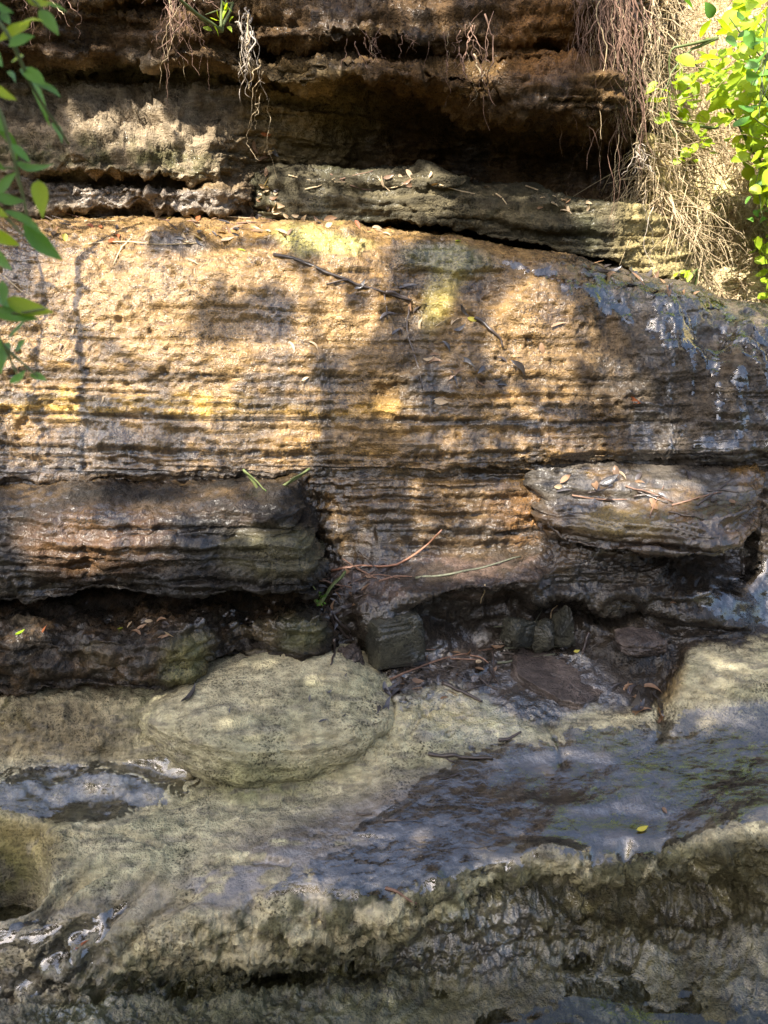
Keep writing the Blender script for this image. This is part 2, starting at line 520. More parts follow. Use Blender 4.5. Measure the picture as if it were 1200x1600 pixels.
bumps = [
 # cream dome, its undercut foot and the gully to its right
 
 (455,1246,110,14,-12,0.7,-0.020), (300,1222,80,20,25,0.6,-0.015),
 (588,1080,16,58,-20,0.7,-0.06), (545,1010,22,60,-10,0.6,-0.05),
 # pothole at the left edge and the groove below it
 (0,1352,66,52,-35,0.6,-0.24), (-120,1345,120,70,0,0.6,-0.10), (100,1400,75,13,-32,0.6,-0.04), (240,1450,90,10,-40,0.6,-0.025),
 (110,1480,120,14,-35,0.6,-0.02),
 # undercut below the lip
 (985,1412,180,26,3,0.6,-0.075), (1120,1400,90,25,-20,0.6,-0.03), (420,1532,210,16,-4,0.6,-0.04),
 # lip knobs
 (280,1455,90,30,0,0.5,0.012),(520,1440,90,28,-8,0.5,0.015),(640,1420,60,24,-20,0.5,0.012),(880,1345,55,22,8,0.5,0.018),(1040,1340,60,18,-25,0.5,0.014),(1120,1310,60,22,-20,0.5,0.016),
 (390,1450,14,40,0,0.6,-0.02),(770,1400,16,40,30,0.6,-0.02),(980,1355,14,30,0,0.6,-0.02),
 # shelf: shallow basins holding the water
 (880,1215,90,30,0,0.5,-0.008), (620,1180,70,30,-10,0.6,-0.008),
 # left hollow of blue wet rock
 (140,1255,150,30,-4,0.6,-0.030), (60,1130,90,40,0,0.6,0.02), (215,1190,70,14,10,0.6,-0.03),
 # right cream rock
 (1160,1060,110,60,10,0.5,0.035), (1050,1080,12,60,15,0.6,-0.03), (1045,1045,20,60,10,0.6,-0.02),
 (1000,1010,60,24,5,0.5,0.025),(1090,975,70,26,10,0.5,0.045),(1090,990,60,8,5,0.6,-0.03),
 (1120,940,60,14,12,0.6,0.02),
 # wall: soft bulges, hollows and a chimney down the middle
 (420,490,60,45,0,0.7,-0.018),(330,500,40,35,0,0.7,-0.015),(650,490,38,90,12,0.7,-0.020),(760,450,50,22,0,0.6,-0.025),
 (520,395,60,36,0,0.6,0.022),(270,372,52,22,6,0.5,0.030),(700,400,70,26,8,0.6,0.02),(480,455,90,40,0,0.7,0.010),
 (860,480,70,50,0,0.7,0.02),(960,520,50,60,20,0.7,-0.02),(1040,520,36,80,20,0.7,0.02),(1110,560,24,90,15,0.7,-0.025),(1170,560,30,80,15,0.7,0.02),
 (900,470,120,18,12,0.6,0.012),(1010,470,110,14,14,0.6,0.014),
 (610,610,25,12,0,0.6,-0.03),(330,600,40,12,0,0.7,-0.012),
 # recess under the crack, fault to its right
 (860,800,60,60,0,0.6,-0.01),(880,830,90,16,-40,0.6,0.015),(820,790,60,12,-35,0.6,0.02),
 # dark square hollow between the blocks
 (745,968,82,44,-4,0.22,-0.09),(885,968,26,34,0,0.4,-0.035),
 (940,930,100,10,0,0.6,0.012),(900,965,120,10,-2,0.6,-0.04),(1000,970,120,9,8,0.6,-0.03),
]
wall = sstep(905, 840, py)                       # the laminated wall
midr = ell(px, py, 960, 900, 150, 75, 0, 0.3)
strat = 0.0032 * wall + 0.0035 * wall * sstep(500, 620, py) + 0.0065 * wall * sstep(600, 720, py) + 0.011 * midr + 0.002
coarse = 0.35 + 0.45 * sstep(640, 800, py)
bulge = 0.012 * wall * fbm(P * np.array([7, 7, 9]), 3, 77)
lipz = sstep(1320, 1400, py + 0.13 * (px - 500) * (px > 500)) * (px > 150)
lip_rough = sstep(0, 1, ell(px, py, 700, 1450, 700, 90, -8, 0.3))
rough = 0.0085 + 0.0045 * wall + 0.007 * midr + 0.017 * lip_rough + 0.008 * ell(px, py, 90, 1135, 150, 60, 0, 0.4) + 0.006 * ell(px, py, 700, 960, 240, 60, 0, 0.3)
flat = poly(px, py, [(230,1430),(330,1330),(620,1215),(800,1160),(1010,1150),(1230,1130),(1230,1260),(1080,1300),(1000,1340),(820,1330),(700,1375),(560,1410),(400,1430)], 35)
rough = rough * (1 - 0.85 * flat)
under0 = sstep(1440, 1500, py + 0.10 * (px - 500))
rough = rough + 0.004 * under0
pit = 0.010 + 0.006 * wall + 0.010 * lip_rough
nn = smooth_n(grid_normals(P), 6)
wx = px + 8 * fbm(P * 12, 2, 78); wy = py + 8 * fbm(P * 12 + 4, 2, 79)
dome = poly(wx, wy, [(285,1030),(500,1015),(565,1060),(612,1130),(590,1175),(520,1205),(410,1236),(310,1200),(258,1160),(246,1120),(262,1070)], 30)
dome = dome * (1 - 0.55 * sstep(470, 620, px)) * (0.45 + 0.55 * ell(px, py, 420, 1120, 200, 110, -5, 0.6))
P = P + nn * (bulge + 0.0 * dome)[..., None]
pit = pit * (1 - 0.97 * flat)
P, hol, steep = relief(P, px, py, strat, rough, pit, bumps, 3, coarse=coarse)
run = np.maximum(flat, ell(px, py, 130, 1230, 150, 45, -3, 0.4))
crk = 0
for pts in ([(330,1040),(345,1075),(338,1110)],[(395,1130),(450,1140),(520,1128)],[(690,1095),(655,1118),(640,1150)],[(858,1135),(872,1160),(880,1190)],[(240,1370),(180,1420),(150,1470),(120,1540)],
            [(60,1440),(110,1455),(150,1450)],[(20,1500),(90,1490),(140,1500)],[(1090,1075),(1130,1090),(1190,1085)],[(300,1350),(380,1340),(450,1352)],[(120,1290),(190,1300),(250,1322)],[(500,1420),(520,1450),(515,1475)],[(300,1440),(312,1470),(305,1500)],[(1100,1310),(1110,1340),(1102,1370)]):
    crk = crk + line_mask(px + 7 * fbm(P * 30, 3, 170), py + 7 * fbm(P * 30 + 5, 3, 171), pts, 7)
P[..., 2] -= 0.012 * np.clip(crk, 0, 1)
lipn = line_mask(px, py, [(190,1532),(300,1528),(420,1528),(560,1490),(640,1476),(720,1450)], 20) + 1.0 * line_mask(px, py, [(800,1418),(870,1410),(940,1420),(1010,1412),(1080,1390)], 24)
P[..., 1] += 0.022 * lipn
P[..., 2] += run * (0.0016 * fbm(P * np.array([24, 50, 30]), 2, 130) + 0.0014 * fbm(P * np.array([70, 110, 90]), 2, 131))
px, py = proj(P)
pud = ell(px, py, 968, 1286, 54, 20, 4, 0.75)
z0 = float(np.mean(P[..., 2][pud > 0.95]))
P[..., 2] = P[..., 2] * (1 - 0.8 * pud) + 0.8 * pud * (z0 - 0.003)
wob = 26 * fbm(P * 7, 4, 90); wob2 = 26 * fbm(P * 7 + 9, 4, 91)
qx, qy = px + wob, py + wob2
nA, nB, nC = fbm(P * 6, 4, 100), fbm(P * 22, 4, 101, 0.6), fbm(P * np.array([3, 3, 40]), 3, 102)
x, z = P[..., 0], P[..., 2]
# colours
c = np.broadcast_to(TAN, P.shape).copy()
c = lay(c, sstep(-0.1, 0.5, nC + 0.4 * nA), OCHRE)
c = lay(c, 0.75 * sstep(0.05, 0.6, nA + 0.5 * nC), BROWN)
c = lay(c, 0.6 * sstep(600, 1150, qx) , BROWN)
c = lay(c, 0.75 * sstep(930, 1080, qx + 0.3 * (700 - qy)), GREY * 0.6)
c = lay(c, 0.8 * ell(qx, qy, 230, 635, 260, 14, 1, 0.5), c3(0.50, 0.30, 0.055))
c = lay(c, 0.6 * ell(qx, qy, 560, 640, 120, 8, 0, 0.5), c3(0.42, 0.24, 0.04))
c = lay(c, 0.8 * ell(qx, qy, 270, 375, 50, 16, 6, 0.4), c3(0.15, 0.125, 0.10))
c = lay(c, 0.75 * ell(qx, qy, 505, 372, 70, 16, 4, 0.5), c3(0.40, 0.36, 0.10))
c = lay(c, 0.85 * ell(qx, qy, 700, 405, 65, 22, 10, 0.5), c3(0.13, 0.13, 0.045))
c = lay(c, 0.7 * ell(qx, qy, 690, 460, 22, 60, 15, 0.6), c3(0.33, 0.27, 0.06))
c = lay(c, 0.55 * ell(qx, qy, 650, 540, 45, 120, 5, 0.5), UMBER)
c = lay(c, 0.7 * ell(qx, qy, 760, 455, 40, 20, 0, 0.5), BROWN * 0.6)
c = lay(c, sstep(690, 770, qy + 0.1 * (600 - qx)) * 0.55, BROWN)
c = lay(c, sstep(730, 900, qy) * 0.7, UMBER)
c = lay(c, 0.6 * ell(qx, qy, 830, 790, 60, 40, -30, 0.5), RUST)
c = lay(c, poly(qx, qy, [(490,905),(520,880),(640,872),(840,858),(860,890),(840,912),(640,935),(540,965)], 10), SILT)
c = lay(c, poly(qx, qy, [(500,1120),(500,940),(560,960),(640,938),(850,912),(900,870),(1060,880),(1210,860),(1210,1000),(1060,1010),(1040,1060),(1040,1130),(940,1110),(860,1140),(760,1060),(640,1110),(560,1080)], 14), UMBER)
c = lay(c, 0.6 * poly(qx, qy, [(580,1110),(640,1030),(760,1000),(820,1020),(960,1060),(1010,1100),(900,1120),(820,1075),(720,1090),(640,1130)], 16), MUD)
low = sstep(-12, 12, qy - np.interp(qx, [-500, 0, 200, 320, 500, 560, 600, 700, 760, 860, 930, 1000, 1045, 1085, 1200, 1700],
                                    [1080, 1085, 1080, 1030, 1015, 1050, 1110, 1075, 1090, 1130, 1105, 1122, 1075, 1012, 1000, 1000]) + 22 * nB)
cl = np.broadcast_to(CREAM, P.shape).copy()
cl = lay(cl, 0.75 * sstep(-0.2, 0.45, nA), SAGE)
cl = lay(cl, 0.35 * sstep(0.15, 0.5, nB), GREY)
cl = lay(cl, 0.75 * sstep(0.12, 0.35, nB * 0.7 + 0.5 * nA) * ell(qx, qy, 90, 1130, 170, 60, 0, 0.4), MOSS)
cl = lay(cl, 0.6 * ell(qx, qy, 60, 1140, 150, 50, 0, 0.5), BROWN)
cl = lay(cl, 0.45 * ell(qx, qy, 430, 1215, 140, 26, -12, 0.5), MOSS * 1.6)  # green tone of the dome's foot, also painted in to shade its undercut
cl = lay(cl, 0.75 * ell(qx, qy, 10, 1320, 90, 60, -20, 0.9), c3(0.20, 0.15, 0.04))
cl = lay(cl, 0.75 * ell(qx, qy, 0, 1370, 60, 44, -20, 0.8), MOSS * 0.7)
cl = lay(cl, 0.7 * ell(qx, qy, 1040, 1060, 22, 45, 15, 0.5), c3(0.22, 0.12, 0.02))
cl = lay(cl, 0.6 * ell(qx, qy, 700, 1120, 60, 18, 0, 0.5), c3(0.40, 0.33, 0.14))
# silt film with pale rock showing through in streaks
streak = fbm(P * np.array([9, 26, 20]), 4, 110, 0.6)
film = flat * sstep(-0.5, -0.1, 1.5 * streak + 0.9 * sstep(330, 650, px) - 0.45 * sstep(1340, 1420, py + 0.1 * px) + 0.05)
film = np.maximum(film, 0.62 * poly(qx, qy, [(-200,1420),(60,1420),(240,1370),(300,1420),(190,1470),(150,1620),(-200,1620)], 20) * sstep(-0.5, 0.1, streak + 0.2))
cl = lay(cl, 0.92 * film, MUD)
dk = lip_rough * sstep(-0.12, 0.2, nB + 0.35 * nA + 0.25 * sstep(700, 1000, px))
cl = lay(cl, 0.85 * dk, OLIVE)
scr = fbm(P * np.array([14, 70, 70]), 3, 112, 0.6)
cl = lay(cl, 0.6 * sstep(0.12, 0.4, scr + 0.2 * nA), GREY)
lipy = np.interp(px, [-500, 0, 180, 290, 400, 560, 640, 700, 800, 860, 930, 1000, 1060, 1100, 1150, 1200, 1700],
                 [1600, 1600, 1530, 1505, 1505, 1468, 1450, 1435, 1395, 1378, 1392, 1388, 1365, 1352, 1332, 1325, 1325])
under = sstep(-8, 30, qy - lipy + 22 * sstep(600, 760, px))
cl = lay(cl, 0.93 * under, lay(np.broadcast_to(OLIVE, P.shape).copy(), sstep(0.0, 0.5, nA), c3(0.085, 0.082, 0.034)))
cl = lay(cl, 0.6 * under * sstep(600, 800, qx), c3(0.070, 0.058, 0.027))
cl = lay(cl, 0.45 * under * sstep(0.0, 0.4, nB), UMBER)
cl = lay(cl, 0.5 * ell(qx, qy, 720, 1470, 110, 70, -20, 0.4) * sstep(-0.2, 0.3, nB), GREY * 0.6)
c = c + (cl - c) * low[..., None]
bed = noise1((P[..., 2] + 0.012 * P[..., 0] + 0.015 * fbm(P * 1.6, 3, 3)) * 55, 140) + 0.7 * noise1((P[..., 2] + 0.012 * P[..., 0] + 0.015 * fbm(P * 1.6, 3, 3)) * 120, 141)
c = lay(c, (1 - low) * 0.75 * sstep(0.25, 0.9, bed + 0.8 * nA) * sstep(470, 640, py), UMBER)
# water film
wet = 0.57 + 0.30 * nA + 0.10 * wall
wet = wet * (1 - low) + low * (0.22 + 0.25 * nA)
wet = np.maximum(wet, low * 0.95 * film)
wet = np.maximum(wet, low * 1.1 * ell(qx, qy, 130, 1232, 160, 52, -3, 0.4))
wet = np.maximum(wet, low * 1.0 * ell(qx, qy, 1000, 1230, 260, 90, -8, 0.3))
wet = np.maximum(wet, low * 0.8 * ell(qx, qy, 1150, 1120, 90, 30, -10, 0.5))
wet = np.maximum(wet, low * 0.8 * ell(qx, qy, 740, 1130, 120, 40, 0, 0.5))
wet = wet * (1 - under) + under * (0.60 + 0.5 * nA + 0.22 * ell(qx, qy, 740, 1480, 90, 60, -20, 0.6))
wet = np.maximum(wet, 0.9 * poly(qx, qy, [(500,1100),(560,1020),(700,1000),(860,990),(1000,1100),(900,1130),(640,1120)], 20))
wet = np.maximum(wet, 0.95 * poly(qx, qy, [(1060,925),(1165,870),(1260,820),(1260,1010),(1120,960)], 15))
grit = 0.95 - 0.45 * film * low + 0.05 * wall
grit = grit * (1 - 0.5 * low * ell(qx, qy, 130, 1230, 150, 50, -3, 0.4))
for (ax_, ay_, bx_, by_) in ((885,1212,46,13),(890,1252,40,12),(830,1190,34,8),(1045,1190,40,8)):      # shallow standing water
    pd = ell(qx, qy, ax_, ay_, bx_, by_, 0, 0.4); grit = grit * (1 - 0.9 * pd); c = lay(c, 0.6 * pd, c3(0.11, 0.082, 0.05))
grit = grit * (1 - 0.93 * pud); wet = np.maximum(wet, 0.9 * pud); c = lay(c, 0.8 * pud, c3(0.12, 0.085, 0.045))
strk = fbm(P * np.array([26, 26, 3.0]), 3, 150, 0.6)
rgt = sstep(860, 1000, qx + 0.25 * (640 - qy)) * (1 - low) * sstep(860, 800, qy)
c = lay(c, 0.8 * rgt * sstep(-0.25, 0.15, strk), UMBER * 1.3)
wet = wet * (1 - rgt) + rgt * (0.55 + 0.55 * strk + 0.35 * nA + 0.35 * ell(qx, qy, 1010, 465, 230, 34, 14, 0.7))
wet = wet + 0.18 * (1 - low) * ell(px, py, 150, 600, 330, 260, 0, 0.6) + 0.08 * (1 - low) * sstep(560, 700, py)
stn = fbm(P * np.array([11, 11, 1.3]), 3, 160, 0.6)
c = lay(c, 0.6 * (1 - low) * sstep(0.05, 0.35, stn) * sstep(480, 620, py + 60 * nA), UMBER * 1.4)
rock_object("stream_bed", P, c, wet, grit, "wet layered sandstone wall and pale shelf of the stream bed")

# where a sheet of water runs over the shelf: levelled copy of the bed, a few mm above it
wm = poly(qx, qy, [(420,1400),(560,1300),(660,1215),(760,1165),(900,1140),(1010,1140),(1110,1120),(1260,1090),(1260,1270),(1150,1285),(1060,1320),(1000,1345),(930,1350),(860,1325),(760,1355),(640,1395)], 26)
wm = wm * sstep(-0.55, 0.0, streak + 0.9 * sstep(520, 800, px))
wm = np.maximum(wm, ell(qx, qy, 125, 1232, 165, 44, -4, 0.4))
wm = np.maximum(wm, 0.9 * poly(qx, qy, [(1080,930),(1165,880),(1270,830),(1270,1000),(1130,960)], 14))
wm = np.maximum(wm, 0.8 * poly(qx, qy, [(-60,1450),(60,1440),(190,1420),(150,1500),(90,1560),(-60,1580)], 18) * sstep(-0.3, 0.1, streak))
wm = np.maximum(wm, 0.75 * poly(qx, qy, [(600,1100),(650,1040),(760,1010),(800,1040),(780,1080),(700,1090),(640,1120)], 12) * sstep(-0.2, 0.15, nB))
wm = np.maximum(wm, 0.9 * poly(qx, qy, [(770,400),(900,418),(1010,448),(1200,498),(1260,520),(1260,640),(1150,600),(1040,540),(940,490),(830,440)], 16) * sstep(-0.2, 0.15, strk + 0.2 * nB))
wm = np.maximum(wm, 0.8 * poly(qx, qy, [(1060,560),(1260,600),(1260,720),(1040,715)], 20) * sstep(0.0, 0.25, strk))
PB = P.copy()
for _ in range(12):
    PB = (PB + np.roll(PB, 1, 0) + np.roll(PB, -1, 0) + np.roll(PB, 1, 1) + np.roll(PB, -1, 1)) / 5
nf = smooth_n(grid_normals(PB), 2)
FILM = PB + nf * (0.0042 * (2 * np.clip(wm + 0.25 * nB, 0, 1) - 0.9) + wm * 0.0010 * fbm(P * np.array([28, 46, 30]), 2, 180))[..., None]
FILM_M = wm

# ---- ledges ----------------------------------------------------------------
def ledge(name, rows, rng_, label, colour_fn, strat, rough, pit, bumps=(), seed=5, wetv=0.7, big=0.010, grit=0.9, step=0.0052, warp=0.0):
    P = build_sheet(rows, rng_, step)
    if warp:
        P[..., 2] += warp * fbm(P * np.array([3.1, 2, 2.5]), 3, seed + 80)
        P[..., 1] += 1.6 * warp * fbm(P * np.array([4.5, 3, 5]), 3, seed + 81)
    px, py = proj(P)
    P, hol, steep = relief(P, px, py, strat, rough, pit, bumps, seed, big)
    px, py = proj(P)
    wob = 16 * fbm(P * 9, 3, 90); wob2 = 16 * fbm(P * 9 + 9, 3, 91)
    nA, nB, nC = fbm(P * 6, 4, 100), fbm(P * 22, 4, 101, 0.6), fbm(P * np.array([3, 3, 40]), 3, 102)
    c, wet = colour_fn(P, px + wob, py + wob2, nA, nB, nC, steep)
    return rock_object(name, P, c, wet, grit, label)

def col_hump(P, qx, qy, nA, nB, nC, st):
    c = np.broadcast_to(CREAM * 0.95, P.shape).copy()
    c = lay(c, 0.5 * sstep(-0.2, 0.45, nA), SAGE)
    scr = fbm(P * np.array([10, 40, 60]), 3, 113, 0.6)
    c = lay(c, 0.55 * sstep(0.1, 0.4, scr + 0.25 * nA), GREY)
    c = lay(c, 0.5 * ell(qx, qy, 470, 1090, 90, 22, 5, 0.6) * sstep(-0.1, 0.3, nB), GREY * 0.5)
    c = lay(c, 0.35 * ell(qx, qy, 420, 1215, 150, 22, -8, 0.7), MOSS * 2.0)
    return c, 0.22 + 0.25 * nA
ledge("rock_hump", [
 ('off', 0.10, -0.05),
 [(205,1140,1.86),(235,1160,1.79),(262,1178,1.75),(300,1202,1.71),(350,1224,1.675),(400,1240,1.655),(460,1236,1.66),(520,1216,1.685),(570,1188,1.725),(610,1150,1.79),(650,1120,1.87)],
 [(205,1132,1.86),(235,1150,1.775),(262,1166,1.732),(300,1188,1.69),(350,1208,1.65),(400,1222,1.628),(460,1216,1.634),(520,1194,1.664),(570,1166,1.708),(610,1134,1.775),(650,1112,1.87)],
 [(205,1122,1.86),(235,1132,1.78),(262,1144,1.74),(300,1158,1.70),(350,1172,1.662),(400,1180,1.646),(460,1174,1.655),(520,1158,1.685),(570,1140,1.725),(610,1118,1.79),(650,1104,1.88)],
 [(205,1100,1.91),(235,1102,1.85),(262,1106,1.812),(300,1108,1.782),(400,1110,1.765),(500,1102,1.785),(570,1094,1.815),(610,1092,1.855),(650,1092,1.92)],
 [(205,1080,1.96),(262,1066,1.94),(300,1054,1.935),(400,1034,1.945),(500,1028,1.95),(560,1046,1.915),(610,1076,1.90),(650,1082,1.95)],
 ('off', 0.15, -0.02)], (205, 650), "smooth pale hump of rock rising from the shelf below the left ledge", col_hump, 0.003, 0.0075, 0.006, [(330,1100,60,8,-20,0.7,-0.010),(480,1150,80,7,-8,0.7,-0.010)], 97, big=0.022, grit=0.95)

def col_left(P, qx, qy, nA, nB, nC, st):
    c = np.broadcast_to(UMBER, P.shape).copy()
    c = lay(c, 0.7 * sstep(-0.1, 0.5, nC + nA * 0.6), BROWN * 0.9)
    c = lay(c, 0.5 * sstep(0.2, 0.6, nB), DARK)
    c = lay(c, 0.75 * ell(qx, qy, 430, 865, 90, 40, 0, 0.4) * sstep(-0.3, 0.3, nC + 0.2), c3(0.20, 0.18, 0.09))
    c = lay(c, 0.6 * sstep(800, 755, qy) * sstep(-0.2, 0.3, nA), OCHRE * 0.6)
    c = lay(c, 0.6 * ell(qx, qy, 150, 850, 110, 50, 0, 0.5), RUST * 0.8)
    w = 0.62 + 0.4 * nA
    return c * 0.55, w + 0.05
ledge("rock_ledge", [
 ('off', 0.32, 0.0),
 [(E0,948,1.99),(0,946,1.99),(100,936,2.0),(150,922,2.035),(200,924,2.03),(350,926,2.0),(440,926,1.975),(475,930,1.98),(494,934,2.03),(504,932,2.12),(508,930,2.34)],
 [(E0,905,1.985),(0,905,1.985),(160,898,2.02),(350,895,1.995),(440,892,1.965),(475,892,1.975),(492,892,2.05),(502,892,2.14),(507,892,2.34)],
 [(E0,860,2.02),(0,860,2.02),(350,858,2.01),(440,860,1.99),(470,858,2.0),(484,858,2.07),(494,858,2.16),(500,858,2.34)],
 [(E0,800,2.08),(0,802,2.08),(200,802,2.07),(350,800,2.06),(430,808,2.04),(462,815,2.06),(474,815,2.13),(486,815,2.22),(494,815,2.34)],
 [(E0,768,2.21),(0,768,2.21),(300,766,2.20),(440,772,2.18),(466,778,2.2),(480,780,2.26),(490,780,2.36)],
 [(E0,750,2.36),(0,752,2.36),(480,746,2.34),(490,746,2.38)],
 ('off', 0.1, 0.0)], (E0, 500), "dark wet ledge of thin beds at the left foot of the wall", col_left, 0.015, 0.012, 0.004,
 [(420,890,100,8,-3,0.6,0.012),(300,835,200,7,0,0.6,-0.012),(160,870,60,30,0,0.6,-0.02)], 23, big=0.024, grit=0.9, warp=0.022)

def col_left2(P, qx, qy, nA, nB, nC, st):
    c = np.broadcast_to(UMBER * 0.9, P.shape).copy()
    c = lay(c, 0.7 * sstep(-0.1, 0.4, nB + nA * 0.5), BROWN * 0.9)
    c = lay(c, 0.6 * sstep(0.0, 0.5, nA) * st, c3(0.16, 0.13, 0.07))
    c = lay(c, 0.7 * ell(qx, qy, 290, 1035, 40, 35, -30, 0.5), c3(0.17, 0.16, 0.06))
    c = lay(c, 0.5 * ell(qx, qy, 470, 990, 40, 30, 0, 0.5), c3(0.14, 0.14, 0.06))
    w = 0.5 + 0.3 * nA + 0.3 * sstep(1000, 970, qy)
    return c, w
ledge("rock_step", [
 ('off', 0.25, 0.0),
 [(E0,1098,1.86),(0,1088,1.86),(120,1070,1.885),(180,1076,1.87),(235,1082,1.86),(280,1066,1.87),(318,1036,1.92),(360,1022,1.98),(400,1016,2.0),(470,1022,1.97),(500,1012,1.99),(514,1004,2.06),(522,1000,2.25)],
 [(E0,1040,1.87),(0,1040,1.87),(120,1035,1.89),(235,1045,1.865),(290,1025,1.88),(330,1000,1.95),(360,998,2.02),(400,1000,2.05),(460,1004,1.97),(498,995,1.98),(512,990,2.06),(520,985,2.25)],
 [(E0,1000,1.90),(0,1000,1.90),(120,995,1.91),(200,998,1.90),(270,985,1.91),(320,968,1.95),(350,972,2.04),(400,978,2.07),(460,976,1.99),(498,962,2.0),(512,955,2.1),(520,950,2.28)],
 [(E0,956,2.08),(0,956,2.08),(200,950,2.10),(300,948,2.08),(400,955,2.14),(500,950,2.14),(520,945,2.3)],
 ('off', 0.2, 0.02)], (E0, 522), "rough dark rock step below the left ledge", col_left2, 0.012, 0.020, 0.008,
 [(150,1040,40,14,10,0.6,-0.02),(80,1010,50,10,-10,0.6,-0.018),(240,1030,50,8,-20,0.6,0.01)], 31, big=0.028, grit=0.9, warp=0.02)

def col_right(P, qx, qy, nA, nB, nC, st):
    c = np.broadcast_to(BROWN * 0.75, P.shape).copy()
    c = lay(c, 0.6 * sstep(-0.1, 0.5, nC), UMBER)
    c = lay(c, 0.8 * sstep(800, 765, qy), lay(np.broadcast_to(GREY * 0.5, P.shape).copy(), sstep(0.0, 0.4, nA), OCHRE * 0.55))
    c = lay(c, 0.6 * ell(qx, qy, 970, 815, 70, 22, 0, 0.5), c3(0.24, 0.17, 0.05))
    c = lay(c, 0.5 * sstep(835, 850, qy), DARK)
    return c, 0.78 + 0.3 * nA + 0.15 * ell(qx, qy, 960, 790, 90, 40, 0, 0.5)
ledge("rock_shelf", [
 ('off', 0.3, 0.05),
 [(828,800,2.36),(845,815,2.25),(870,838,2.18),(900,850,2.15),(950,862,2.11),(1040,864,2.08),(1100,862,2.06),(1140,852,2.075),(1162,838,2.12),(1176,822,2.2),(1184,812,2.36)],
 [(828,785,2.36),(845,800,2.25),(870,818,2.19),(900,832,2.155),(950,842,2.115),(1040,842,2.085),(1100,840,2.065),(1140,832,2.08),(1164,822,2.13),(1178,812,2.2),(1186,805,2.36)],
 [(828,765,2.36),(845,780,2.27),(870,795,2.22),(900,808,2.19),(950,815,2.15),(1040,815,2.12),(1100,812,2.10),(1150,802,2.12),(1170,795,2.17),(1182,788,2.25),(1188,785,2.37)],
 [(828,745,2.37),(850,755,2.31),(900,775,2.26),(1000,780,2.23),(1100,778,2.21),(1160,772,2.23),(1182,765,2.3),(1188,760,2.38)],
 [(828,728,2.38),(900,726,2.37),(1000,724,2.37),(1100,722,2.38),(1188,718,2.4)],
 ('off', 0.1, 0.0)], (828, 1188), "wet rock shelf with layered rim jutting out at the right", col_right, 0.014, 0.008, 0.003,
 [(960,790,80,20,0,0.6,-0.012)], 41, big=0.018, grit=0.7, warp=0.018)

# ---- upper cliff -------------------------------------------------------------
def col_up(P, qx, qy, nA, nB, nC, st):
    c = np.broadcast_to(BROWN, P.shape).copy()
    c = lay(c, 0.6 * sstep(-0.1, 0.4, nC), OCHRE * 0.45)
    c = lay(c, 0.6 * sstep(0.0, 0.5, nA + 0.3 * nB), UMBER)
    c = lay(c, 0.8 * sstep(480, 300, qx) * sstep(70, 130, qy), lay(np.broadcast_to(c3(0.27, 0.21, 0.135), P.shape).copy(), 0.6 * sstep(0, 0.5, nB), BROWN))
    c = lay(c, 0.65 * sstep(420, 300, qx) * ell(qx, qy, 150, 245, 260, 30, 4, 0.5) * sstep(-0.3, 0.3, nB), MOSS * 0.8)
    c = lay(c, 0.7 * sstep(400, 330, qx) * ell(qx, qy, 200, 310, 220, 22, 4, 0.4), c3(0.20, 0.165, 0.135))
    c = lay(c, 0.6 * ell(qx, qy, 240, 283, 120, 8, 6, 0.5), OCHRE * 0.8)
    c = lay(c, 0.7 * ell(qx, qy, 850, 60, 70, 60, 0, 0.5), RUST * 0.8)
    c = lay(c, 0.6 * ell(qx, qy, 480, 200, 100, 90, 0, 0.5), c3(0.30, 0.22, 0.10))
    return c, 0.35 + 0.3 * nA + 0.3 * ell(qx, qy, 250, 310, 200, 25, 4, 0.5)
